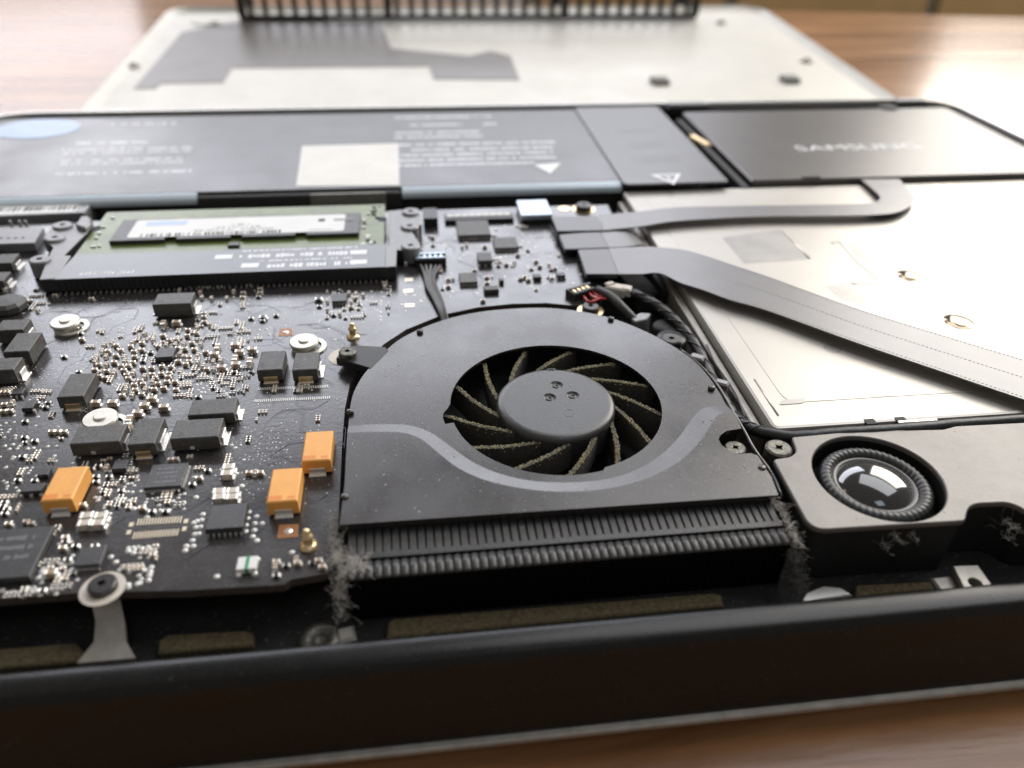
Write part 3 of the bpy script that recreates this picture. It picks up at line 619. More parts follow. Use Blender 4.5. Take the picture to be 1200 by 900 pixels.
q = (49.86, 114.15); mb = MB(); mb.box(q[0], q[1], -2, 1.2, 2.6, 1.8, -0.6, 0, 0.3); part('side_clip', mb, 'bracket_grey', fan)

# ------------------------------------------------------------------ heat sink with a row of fins
HX0, HX1 = -11.4, 48.4
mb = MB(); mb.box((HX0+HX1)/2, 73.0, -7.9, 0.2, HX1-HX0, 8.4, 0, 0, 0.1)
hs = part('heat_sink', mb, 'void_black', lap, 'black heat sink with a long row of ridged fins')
NF = 52; pit = (HX1-HX0)/NF
fm = MB(); hw = pit*0.44
def sweep(mb_, sec, stations, mi=0, smooth=False):
    n_ = len(sec); vs_ = []
    for y_, k_, dz_ in stations: vs_ += [(x*k_, y_, z*1.0 + dz_) for x, z in sec]
    fs_ = [((i+1)*n_+j_, (i+1)*n_+j_+1, i*n_+j_+1, i*n_+j_) for i in range(len(stations)-1) for j_ in range(n_-1)]
    fs_ += [tuple(range(n_)), tuple(reversed(range((len(stations)-1)*n_, len(stations)*n_)))]
    mb_.add(vs_, fs_, mi, smooth)
sec = [(-hw, 0.0), (-hw, 0.55), (-hw*0.75, 0.66), (hw*0.75, 0.66), (hw, 0.55), (hw, 0.0)]
sweep(fm, sec, [(72.6, 1.0, 0.1), (76.8, 1.0, 0.3)])                                   # slotted upper land
fw = pit*0.5
sweep(fm, [(-fw, 0.0), (-fw, 0.66), (fw, 0.66), (fw, 0.0)], [(71.75, 1.0, 0.02), (72.2, 1.0, 0.07), (72.65, 1.0, 0.09)])   # plain strip
sweep(fm, [(-hw*0.5, 0.0), (0.1, 0.62), (hw*0.7, 0.0)], [(71.45, 1.0, -0.05), (71.8, 1.0, 0.06)])   # tooth
rs = [(fw*0.96*math.cos(R(q)), 0.14 + 0.30*math.sin(R(q))) for q in range(180, -1, -20)]
sweep(fm, rs, [(68.72, 0.95, -0.12), (68.9, 1.0, 0.02), (70.2, 1.0, 0.08), (71.3, 1.0, 0.14)], 0, True)    # rounded lower knuckle
fin = fm.mesh('fin', ['fin_metal'], (0, 0, 0))
for i in range(NF): put('fin', fin, hs, (HX0 + pit*(i+0.5), 0, 0))
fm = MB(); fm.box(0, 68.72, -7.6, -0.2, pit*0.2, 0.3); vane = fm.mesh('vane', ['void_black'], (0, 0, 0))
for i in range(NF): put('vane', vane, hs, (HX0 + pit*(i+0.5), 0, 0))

# ------------------------------------------------------------------ speaker
sx_, sy_ = 65.4, 78.2; RS = 9.3
so = rnd([(56.46, 88.26),(55.78, 84.81),(54.23, 83.77),(51.4, 83.46),(50.81, 68.84),(72.86, 68.31),(75.49, 71.4),(81.83, 71.09),(83.32, 67.88),(128.0, 66.5),(131.0, 90.4),(95.77, 88.06),(84.06, 88.33),(81.47, 87.7),(75.17, 88.11),(73.46, 88.94)], [0.4, 1.0, 0.5, 0.6, 2.4, 0.5, 2.0, 2.6, 2, 3, 2, 0, 0.3, 0.3, 0.3, 0.3], 6)
so = [(x, min(y, 90.4)) for x, y in so]
mb = MB(); mb.plate(so, [circ(sx_, sy_, RS, 56)], 1.7, 2.5, 0.15); sp_ = part('speaker', mb, 'speaker_plate', lap, 'speaker in a grey plate with a ribbed ring and shiny dome')
mb = MB(); bo = inset(ccw(so), 0.35); mb.wall(bo, -7.6, 1.72); mb.wall(list(reversed(circ(sx_, sy_, RS+0.2, 56))), -5, 1.71, 0, None, True); mb.fill([bo, list(reversed(circ(sx_, sy_, RS+0.2, 56)))], 1.69); mb.lathe(sx_, sy_, [(RS+0.3, -2.6), (0.01, -2.6)], 40)
part('enclosure', mb, 'matte_black', sp_)
mb = MB(); NM, nm_ = 288, 12; vs = []; Rm, rm = 7.0, 1.2
for i in range(NM):
    for j in range(nm_):
        g = 2*math.pi*j/nm_; th_ = 2*math.pi*i/NM
        rb = rm*(0.90 + 0.13*abs(math.sin(48*th_/2 + 0.9*g)))
        rr_ = Rm + rb*math.cos(g)*0.95; vs.append((sx_ + rr_*math.cos(th_), sy_ + rr_*math.sin(th_), 0.55 + rb*math.sin(g)))
mb.add(vs, [(i*nm_+j, ((i+1) % NM)*nm_+j, ((i+1) % NM)*nm_+(j+1) % nm_, i*nm_+(j+1) % nm_) for i in range(NM) for j in range(nm_)], 0, True)
part('surround', mb, 'speaker_rubber', sp_, 'ribbed black rubber ring')
mb = MB(); mb.lathe(sx_, sy_, [(6.25, 0.5), (6.1, 0.95), (5.8, 1.05), (5.45, 0.95), (5.35, 0.6)], 48); part('dome_collar', mb, 'speaker_ring', sp_)
mb = MB(); mb.lathe(sx_, sy_, [(5.4*math.sin(R(a_)*0.72)/math.sin(R(90)*0.72), 0.8 + 1.9*(math.cos(R(a_)*0.72)-math.cos(R(90)*0.72))/(1-math.cos(R(90)*0.72))) for a_ in range(90, -1, -6)], 48); part('dome', mb, 'speaker_dome', sp_, 'glossy black dome mirroring the windows')
screw((53.58, 86.29), 2.05, 2.3, sp_, 'screw_steel', 4, head=2.5)

# ------------------------------------------------------------------ wires and cable looms
def wire(name, pts, r, m, parent=None, label=None, seg=8, k=6, jit=0.0, flat=None):
    P_ = spline(pts, k); 
    if jit: P_ = [tuple(Vector(p) + Vector((random.uniform(-jit, jit), random.uniform(-jit, jit), random.uniform(-jit, jit)))) for p in P_]
    mb = MB(); mb.tube(P_, r, seg, flat=flat); return part(name, mb, m, parent or lap, label)
loom = wire('cable_loom', [(*(44.05, 138.74), 1.2), (*(47.43, 132.68), 1.4), (*(49.46, 127.41), 1.0), (*(50.98, 122.01), 0.3), (*(51.46, 115.97), -0.3), (*(51.16, 108.75), -0.5), (*(51.12, 101.95), -0.6), (*(51.15, 97.23), -0.3), (*(51.9, 94.09), 0.3), (*(53.62, 91.73), 0.8), (*(57.55, 89.51), 1.4), (*(64.35, 89.07), 1.9), (*(75.79, 88.9), 2.0), (*(86.39, 89.31), 1.9), (*(100.24, 89.55), 1.7)], 0.95, 'wire_black', None, 'braided black cable loom running past the fan to the speaker', jit=0.05)
wr = MB()
LP = spline([(*(44.05, 138.74), 1.2), (*(47.43, 132.68), 1.4), (*(49.46, 127.41), 1.0), (*(50.98, 122.01), 0.3), (*(51.46, 115.97), -0.3), (*(51.16, 108.75), -0.5), (*(51.12, 101.95), -0.6), (*(51.15, 97.23), -0.3), (*(51.9, 94.09), 0.3), (*(53.62, 91.73), 0.8)], 30)
for s_ in range(3):
    pts_ = []
    for i, p in enumerate(LP):
        t_ = (Vector(LP[min(i+1, len(LP)-1)]) - Vector(LP[max(i-1, 0)])).normalized(); a_ = t_.cross(Vector((0, 0, 1))).normalized(); b_ = a_.cross(t_); g = i*0.11 + s_*2.1
        pts_.append(Vector(p) + (a_*math.cos(g) + b_*math.sin(g))*0.90)
    wr.tube(pts_, 0.16, 5)
part('strand', wr, 'wire_black', loom)
q = (40.85, 140.71); mb = MB(); mb.box(q[0], q[1], 0.0, 2.0, 4.2, 2.6, -0.45, 0, 0.35); mb.box(q[0]+1.9, q[1]-0.9, 0.4, 2.1, 2.2, 2.2, -0.45, 0, 0.3); mb.box(q[0]-1.2, q[1]+0.8, 1.8, 2.3, 2.0, 1.2, 0.3, 0, 0.2); part('plug', mb, 'connector_cream', loom, 'pale cream plug')
wire('cable', [(*(36.73, 140.13), 1.4), (*(38.71, 136.29), 1.8), (*(39.96, 132.48), 1.5), (*(41.79, 129.47), 0.2), (*(43.69, 128.84), -2.5)], 1.05, 'wire_black', None, 'thick black cable ducking under the fan')
# plug with red wires
q = (33.24, 140.81); ang = R(27)
mb = MB(); mb.box(q[0], q[1], 0.0, 1.5, 5.2, 3.2, ang, 0, 0.15); ca, sa = math.cos(ang), math.sin(ang)
mb.box(q[0]-0.4*sa*-1, q[1]+0.9*ca, 1.5, 1.8, 5.2, 0.7, ang, 0, 0.08); mb.box(q[0]+1.4*sa, q[1]-1.3*ca, 1.5, 1.75, 5.2, 0.5, ang, 0, 0.08)
for i in range(4): X = -1.7+1.13*i; mb.box(q[0]+X*ca, q[1]+X*sa, 1.5, 1.68, 0.55, 1.5, ang, 1, 0.05)
pl = part('wire_plug', mb, ['connector_black', 'gold'], lap, 'small black plug with gold contacts and red wires')
for i, (a_, b_, c_) in enumerate((((33.53, 138.57), (34.13, 135.46), (36.65, 136.48)), ((34.89, 139.92), (35.68, 136.93), (38, 136.18)), ((35.75, 140.59), (36.56, 137.75), (38.19, 137.06)))):
    wire('wire', [(*a_, 0.9), (*b_, 1.3), (*c_, 1.5)], 0.28, 'wire_red', pl)
# fan plug with grey wires
q0 = (2.73, 158.05); mb = MB(); mb.box(q0[0], q0[1], 0, 1.8, 7.0, 2.9, 0, 0, 0.15)
mb.box(q0[0], q0[1]+1.0, 1.8, 2.15, 7.0, 0.6, 0, 1, 0.1); mb.box(q0[0], q0[1]-0.9, 1.8, 2.1, 6.4, 0.55, 0, 1, 0.1)
for i in range(5): mb.box(q0[0]-2.4+1.2*i, q0[1], 1.8, 2.0, 0.5, 1.4, 0, 1)
fp = part('fan_plug', mb, ['connector_black', 'connector_blue'], lap, 'small fan plug with a pale blue rim and grey wires')
for i, pts_ in enumerate(([(*(0.55, 155.63), 0.9), (*(1.24, 150.91), 1), (*(1.53, 146.03), 0.9), (*(2.73, 140.58), 0.8), (*(3.7, 135.6), 0.6), (*(4.35, 132.41), -0.5)],
    [(*(1.66, 155.54), 0.9), (*(1.79, 150.86), 1), (*(1.99, 145.99), 0.9), (*(3.11, 140.55), 0.8), (*(3.97, 135.58), 0.6), (*(4.59, 132.39), -0.5)],
    [(*(2.78, 155.44), 0.9), (*(2.33, 150.81), 1), (*(2.45, 145.95), 0.9), (*(3.49, 140.51), 0.8), (*(4.24, 135.55), 0.6), (*(4.82, 132.37), -0.5)],
    [(*(3.9, 155.35), 0.9), (*(2.88, 150.77), 1), (*(2.91, 145.91), 0.9), (*(3.87, 140.48), 0.8), (*(4.51, 135.53), 0.6), (*(5.05, 132.35), -0.5)],
    [(*(4.83, 155.27), 0.9), (*(3.33, 150.73), 1), (*(3.38, 145.87), 0.9), (*(4.25, 140.45), 0.8), (*(4.78, 135.51), 0.6), (*(5.29, 132.33), -0.5)])):
    wire('wire', pts_, 0.36, 'wire_grey' if i < 3 else 'wire_black', fp)
# clutter between fan and drive
q = (42.6, 129.02); mb = MB(); mb.plate(rnd([(41.11, 129.17),(43.49, 130.98),(45.79, 130.43),(44.15, 128.23),(41.54, 127.47)], 0.5), z0=-3, z1=1.0, c=0.2); part('spacer', mb, 'bracket_grey', lap)
q = (47.58, 126.62); mb = MB(); mb.lathe(q[0], q[1], [(2.6, -6), (2.6, 0.0), (2.2, 0.4), (0.01, 0.4)], 24); part('rubber_post', mb, 'matte_black', lap)
mb = MB(); mb.box((48.31, 151.31)[0], (48.31, 151.31)[1], -7, -2.5, 6, 14, 0.2, 0, 0.4); part('spacer', mb, 'cavity_black', lap)
wire('thin_wire', [(*(53.58, 119.47), 0), (*(53.14, 113.35), 0), (*(53.25, 109.99), 0), (*(53.72, 104.07), -0.5), (*(53, 97.3), -0.5)], 0.18, 'wire_grey')

# ================================================================== logic board
bo = [(-126, (-53.78, 70.74)[1]), (-43.64, 70.45), (-31.59, 69.42), (-19.18, 69.05), (-18.41, 69.81), (-14.47, 70.24), (-13.11, 71.1), (-13.04, 81.46), (-13.37, 96.63), (-13.43, 105.54), (-12.92, 112.89), (-11.04, 118.04), (-7.18, 125.44), (-2.98, 130.31), (4.17, 135.24), (11.56, 137.68), (18.64, 138.46), (25.68, 138.19), (33.12, 136.1), (35.7, 134.81), (40.43, 146.28), (49.42, 176.33), (49.97, 188.32), (24.84, 188.54), (-126, (-90.99, 187.5)[1])]
mb = MB(); mb.plate(bo, z0=-1.3, z1=0.0, mside=1)
pcb = part('logic_board', mb, ['solder_mask', 'board_edge'], lap, 'black logic board crowded with small components')
CACHE = {}
def comp(name, key, build, mats, x, y, rot=0.0, label=None, z=0.0, parent=None):
    if key not in CACHE:
        m_ = MB(); build(m_); CACHE[key] = m_.mesh(name, mats, (0, 0, 0))
    return put(name, CACHE[key], parent or pcb, (x, y, z), rot, label)
def snap(rot): return 0.0 if abs(rot) < R(7) else rot
# power inductors: dark blocks with metal end terminals.  side: which ends show terminals
def inductor(x, y, w_, d_, rot, h, ends):
    rot = snap(rot)
    def b(m_):
        m_.box(0, 0, 0.35, h, w_, d_, 0, 0, 0.14, 0.04); m_.box(0, 0, 0, 0.4, w_*0.86, d_*0.86, 0, 0)
        if 'n' in ends: m_.box(0, -d_/2-0.04, 0.1, h*0.48, w_*0.56, 0.3, 0, 2, 0.06); m_.box(0, -d_/2-0.05, 0, 0.18, w_*0.6, 0.9, 0, 1, 0.05)
        if 'r' in ends: m_.box(w_/2+0.10, 0.1, 0.0, h*0.55, 0.3, d_*0.55, 0, 1, 0.08); m_.box(w_/2+0.3, 0.1, 0.0, 0.2, 0.9, d_*0.7, 0, 1, 0.06)
        if 'l' in ends: m_.box(-w_/2-0.25, 0.1, 0.0, 0.2, 0.9, d_*0.6, 0, 1, 0.06)
        if 'f' in ends: m_.box(-w_*0.08, -d_/2-0.05, 0.55, 1.0, w_*0.09, 0.25, 0, 1, 0.05)
        ring_ = circ(-w_*0.3, -d_*0.25, 0.42, 18); m_.plate(ring_, [circ(-w_*0.3, -d_*0.25, 0.34, 18)], h-0.02, h+0.025)
    comp('inductor', ('ind', round(w_, 1), round(d_, 1), ends, h), b, ['ferrite_grey', 'solder', 'gold'], x, y, rot)
for a_ in ((-47.878, 141.228, 7.209, 4.583, -0.029, 3.0, 'lr'), (-74.771, 133.627, 5.015, 3.967, -0.092, 3.0, 'r'), (-70.731, 127.263, 4.336, 6.528, -0.094, 3.0, 'n'), (-70.983, 120.244, 4.23, 4.011, -0.095, 3.0, 'r'),
           (-57.31, 113.26, 4.229, 6.857, -0.08, 2.6, 'n'), (-49.812, 99.539, 7.247, 4.413, -0.006, 2.6, 'rf'), (-42.898, 99.593, 4.03, 6.548, -0.038, 2.6, 'nr'), (-35.339, 99.47, 7.177, 4.82, -0.028, 2.6, 'rf'),
           (-34.126, 105.54, 7.16, 4.251, -0.067, 2.2, 'r'), (-26.403, 117.775, 4.267, 6.186, -0.022, 2.6, 'n'), (-20.428, 116.957, 4.28, 5.549, -0.052, 2.6, 'nr'), (-87.718, 163.893, 3.932, 4.711, 0.018, 2.2, 'r'), (-85.666, 155.35, 2.891, 4.251, 0.042, 2.2, 'r')):
    inductor(*a_)
q = (-80.45, 145.11); mb = MB(); mb.lathe(*q, [(3.1, 0.1), (3.3, 0.4), (3.3, 1.5), (2.6, 2.1), (0.01, 2.2)], 10, 0, False); part('inductor', mb, 'ferrite_grey', pcb)
# orange tantalum capacitors
def tantalum(x, y, w_, d_, rot):
    def b(m_):
        m_.box(0, 0, 0.35, 2.7, 4.3, 7.1, 0, 0, 0.18, 0.06); m_.box(0, 0, 0, 0.4, 3.6, 6.2, 0, 2)
        m_.box(0, -3.62, 0.12, 1.25, 2.4, 0.25, 0, 1, 0.06); m_.box(0, -3.75, 0, 0.2, 2.5, 0.8, 0, 1, 0.05); m_.box(0, 3.62, 0.12, 1.25, 2.4, 0.25, 0, 1, 0.06)
        m_.box(-1.0, -2.7, 2.69, 2.712, 1.9, 0.9, 0, 3); m_.box(1.2, -2.75, 2.69, 2.712, 1.0, 0.5, 0, 3)
    comp('tantalum_capacitor', 'tan', b, ['tantalum_orange', 'solder', 'matte_black', 'tantalum_print'], x, y, snap(rot))
tantalum(-51.175, 88.52, 4.193, 7.184, -0.063); tantalum(-20.508, 85.061, 4.375, 7.473, -0.027); tantalum(-16.569, 93.313, 4.705, 7.335, -0.06)
# chips
def chip(name, x, y, w_, d_, rot, h, pins='', top='chip_black', n=8, label=None, marks=0):
    def b(m_):
        m_.box(0, 0, 0.12, h, w_, d_, 0, 0, 0.07, 0.03)
        if 'n' in pins:
            for i in range(n): m_.box(-w_*0.44 + w_*0.88*i/(n-1), -d_/2-0.12, 0, 0.42, w_*0.42/n, 0.34, 0, 1)
        if 'r' in pins:
            for i in range(n): m_.box(w_/2+0.12, -d_*0.44 + d_*0.88*i/(n-1), 0, 0.42, 0.34, d_*0.42/n, 0, 1)
        if 'f' in pins:
            for i in range(n): m_.box(-w_*0.44 + w_*0.88*i/(n-1), d_/2+0.12, 0, 0.42, w_*0.42/n, 0.34, 0, 1)
        for i in range(marks): scribble(m_, -w_*0.3, w_*0.3, d_*(0.28-0.19*i), d_*0.10, h, 200+i, 2, 0.8)
    comp(name, ('chip', round(w_, 1), round(d_, 1), h, pins, marks, top), b, [top, 'solder', 'print_dim'], x, y, snap(rot), label)
chip('chip', -55.007, 77.26, 8.512, 8.971, -0.047, 1.1, '', n=20, marks=3)
chip('chip', -44.39, 75.837, 3.266, 3.342, -0.075, 0.9, 'n', n=8)
chip('chip', -38.326, 90.864, 5.183, 5.135, 0.002, 0.9, 'nrf', n=14, marks=4)
chip('chip', -28.023, 80.939, 4.939, 4.77, -0.064, 1.3, 'n', n=7)
chip('chip', -46.116, 124.604, 3.078, 3.139, -0.004, 1.0, '')
chip('chip', -45.616, 94.043, 2.097, 2.182, 0.012, 0.9, 'r', n=4)
chip('chip', -56.525, 90.083, 2.925, 1.782, -0.103, 0.9, 'n', n=3)
chip('chip', -16.282, 142.749, 2.945, 3.333, -0.053, 0.9, 'nf', n=5)
chip('chip', 13.63, 174.384, 7.8, 8.647, -0.038, 1.1, 'n', n=14, top='ferrite_grey')
chip('chip', 20.453, 165.861, 5.539, 5.792, 0.007, 0.9, 'n', n=9, top='ferrite_grey')
chip('chip', 14.852, 157.898, 3.137, 4.289, 0.023, 1.4, 'n', n=3, top='ferrite_grey')
chip('chip', 10.452, 149.136, 3.798, 4.435, -0.016, 0.9, 'n', n=8, top='ferrite_grey')
chip('chip', 14.899, 143.907, 3.138, 1.857, 0.031, 1.0, '', top='ferrite_grey')
chip('chip', 25.37, 148.715, 1.771, 1.579, 0.025, 0.9, ''); chip('chip', 30.604, 149.065, 1.879, 1.59, 0.02, 0.9, 'n', n=3); chip('chip', 17.473, 147.613, 1.024, 1.16, 0.104, 0.9, '')
chip('chip', 3.643, 181.21, 3.5, 6.473, -0.079, 2.2, '', top='connector_black')
chip('chip', -56.219, 93.567, 1.52, 1.526, 0.021, 0.8, ''); chip('chip', -67.711, 115.071, 1.851, 1.787, 0.034, 0.8, 'n', n=3); chip('chip', -64.406, 110.889, 1.675, 2.405, 0.04, 0.9, 'r', n=2)
chip('chip', -93.322, 166.573, 3.487, 8.496, -3.099, 1.6, '')
# shielded card socket at the left edge
mb = MB(); mb.plate([(-98.87, 171.51),(-84.63, 171.45),(-85.63, 180.08),(-102.6, 180.48)], z0=0.1, z1=2.2, c=0.12)
for q in ((-92.8, 174.59), (-91.18, 174.45), (-89.56, 174.32), (-88.01, 174.33)): mb.box(q[0], q[1], 2.19, 2.215, 0.7, 0.7, 0, 1)
for q in ((-94.32, 183.83), (-92.19, 183.66), (-90.83, 183.55)): mb.box(q[0], q[1], 0, 2.4, 0.5, 0.6, 0, 0)
part('card_socket', mb, ['bracket_grey', 'matte_black'], pcb)
# pale connector block and slim strip connector near the battery
mb = MB(); x, y, w_, d_, r_ = 29.587, 182.454, 7.742, 9.502, 0.037; mb.box(x, y, 1.2, 2.4, w_, d_, 0, 0, 0.12); mb.box(x, y, 0, 1.25, w_*0.96, d_*0.94, 0, 1); part('connector_block', mb, ['connector_blue', 'connector_black'], pcb, 'pale blue metal topped connector block')
q0, q1 = (7.13, 181.07), (24.14, 181.33); cx, cy = (q0[0]+q1[0])/2, (q0[1]+q1[1])/2
mb = MB(); mb.box(cx, cy, 0, 1.0, q1[0]-q0[0], 3.6, 0, 0, 0.12)
for i in range(9): mb.box(q0[0]+1.4+(q1[0]-q0[0]-2.8)*i/8, cy+0.5, 1.0, 1.22, (q1[0]-q0[0])/10.5, 1.5, 0, 1, 0.08)
part('strip_connector', mb, ['connector_black', 'label_white'], pcb)
# standoffs with round washers
for q, zz in (((-67.06, 136.67), 1.6), ((-21.72, 125.59), 1.5), ((-51.36, 104.72), 1.9)):
    mb = MB(); mb.lathe(*q, [(2.35, 0.02), (2.35, zz-0.55), (2.4, zz-0.5)], 32, 0, False); mb.lathe(q[0]+0.9, q[1]-0.1, [(3.1, 0.02), (3.1, 0.3), (2.2, 0.34)], 32, 0, False)
    mb.lathe(*q, [(2.4, zz-0.55), (2.62, zz-0.5), (2.66, zz-0.25), (2.5, zz), (1.0, zz), (0.95, zz+0.25), (0.8, zz+0.32), (0.01, zz+0.32)], 32, 0, False); part('standoff', mb, 'standoff', pcb)
# big screw on a cream ring, half ring pad at the near edge
q = (-41.56, 70.87); mb = MB(); mb.plate(circ(q[0]-0.1, q[1]-0.1, 2.75, 32), z0=0, z1=0.06); part('ring_pad', mb, 'connector_cream', pcb)
screw(q, 1.75, 1.0, pcb, 'screw_dark', 6, head=1.0)
q = (-17.12, 123.63); mb = MB(); mb.plate(circ(*(-14.23, 121.63), 2.9, 32), z0=0, z1=0.08); part('ring_pad', mb, 'connector_cream', pcb)
q = (34.11, 134.25); mb = MB(); mb.plate(circ(q[0], q[1], 2.7, 28), z0=0, z1=0.08); part('ring_pad', mb, 'gold', pcb); screw(q, 1.75, 1.2, pcb, 'screw_dark', 6, head=1.2)
q = (43.1, 185.92); mb = MB(); mb.plate(circ(q[0], q[1], 3.0, 24), z0=0, z1=0.08); part('ring_pad', mb, 'gold', pcb); screw(q, 2.1, 1.3, pcb, 'screw_dark', 6, head=1.3)
q = (38.13, 186.71); mb = MB(); mb.plate(circ(q[0], q[1], 1.5, 20), z0=0, z1=0.08); part('ring_pad', mb, 'gold', pcb)
# threaded posts
for q in ((-12.98, 128.41), (-16.64, 75.36)):
    mb = MB(); mb.lathe(*q, [(1.25, 0.02), (1.25, 0.35), (0.75, 0.5), (0.62, 0.6), (0.62, 1.6), (0.80, 1.65), (0.80, 2.0), (0.5, 2.1), (0.46, 2.9), (0.35, 3.05), (0.01, 3.05)], 16); part('threaded_post', mb, 'gold', pcb)
# copper squares with a solder dot
for q in ([(-27.06, 129.94),(-24.38, 130),(-24.81, 132.55),(-27.07, 132.76)], [(-21.04, 77.18),(-18.27, 77.2),(-18.39, 79.63),(-21.05, 79.75)]):
    mb = MB(); mb.plate(q, z0=0, z1=0.05); cx, cy = sum(p[0] for p in q)/4, sum(p[1] for p in q)/4; mb.lathe(cx, cy, [(0.6, 0.05), (0.5, 0.14), (0.01, 0.18)], 16, 1); part('copper_pad', mb, ['copper_pad', 'solder'], pcb)
# white lamp with a green stripe
q = (-24.12, 72.41); mb = MB(); mb.box(q[0], q[1], 0.15, 0.95, 2.5, 2.2, 0, 0, 0.08); mb.box(q[0]+0.05, q[1], 0.95, 0.98, 0.45, 2.2, 0, 1); mb.box(q[0]+0.05, q[1]-1.105, 0.2, 0.97, 0.45, 0.03, 0, 1)
for s_ in (-1, 1):
    for t_ in (-1, 1): mb.lathe(q[0]+s_*1.0, q[1]+t_*1.2, [(0.42, 0.02), (0.36, 0.25), (0.15, 0.38), (0.01, 0.4)], 10, 2)
part('indicator_lamp', mb, ['label_white', 'led_green', 'solder'], pcb, 'tiny white lamp with a green stripe')
# ceramic capacitors and resistors, placed one by one
KIND = {'c': ('capacitor', 'ceramic_tan', 0.95, 0.62, 0.62), 'C': ('capacitor', 'ceramic_tan', 1.55, 0.95, 0.95), 'w': ('capacitor', 'ceramic_cream', 1.7, 1.2, 1.1), 'r': ('resistor', 'resistor_black', 0.95, 0.6, 0.42), 'R': ('resistor', 'resistor_black', 1.5, 1.0, 0.6)}
def smd(kind, x, y, rot):
    nm, m_, L_, W_, H_ = KIND[kind]
    def b(q):
        q.box(0, 0, 0.06, H_, L_*0.58, W_*0.96, 0, 0, 0.05)
        for s_ in (-1, 1): q.box(s_*L_*0.385, 0, 0.02, H_+0.03, L_*0.25, W_, 0, 1, 0.08); q.box(s_*(L_*0.53), 0, 0, 0.2, L_*0.22, W_*0.9, 0, 1, 0.0, 0.06)
    comp(nm, 'smd'+kind, b, [m_, 'solder'], x, y, rot)
H_, V_ = 0.0, R(90)
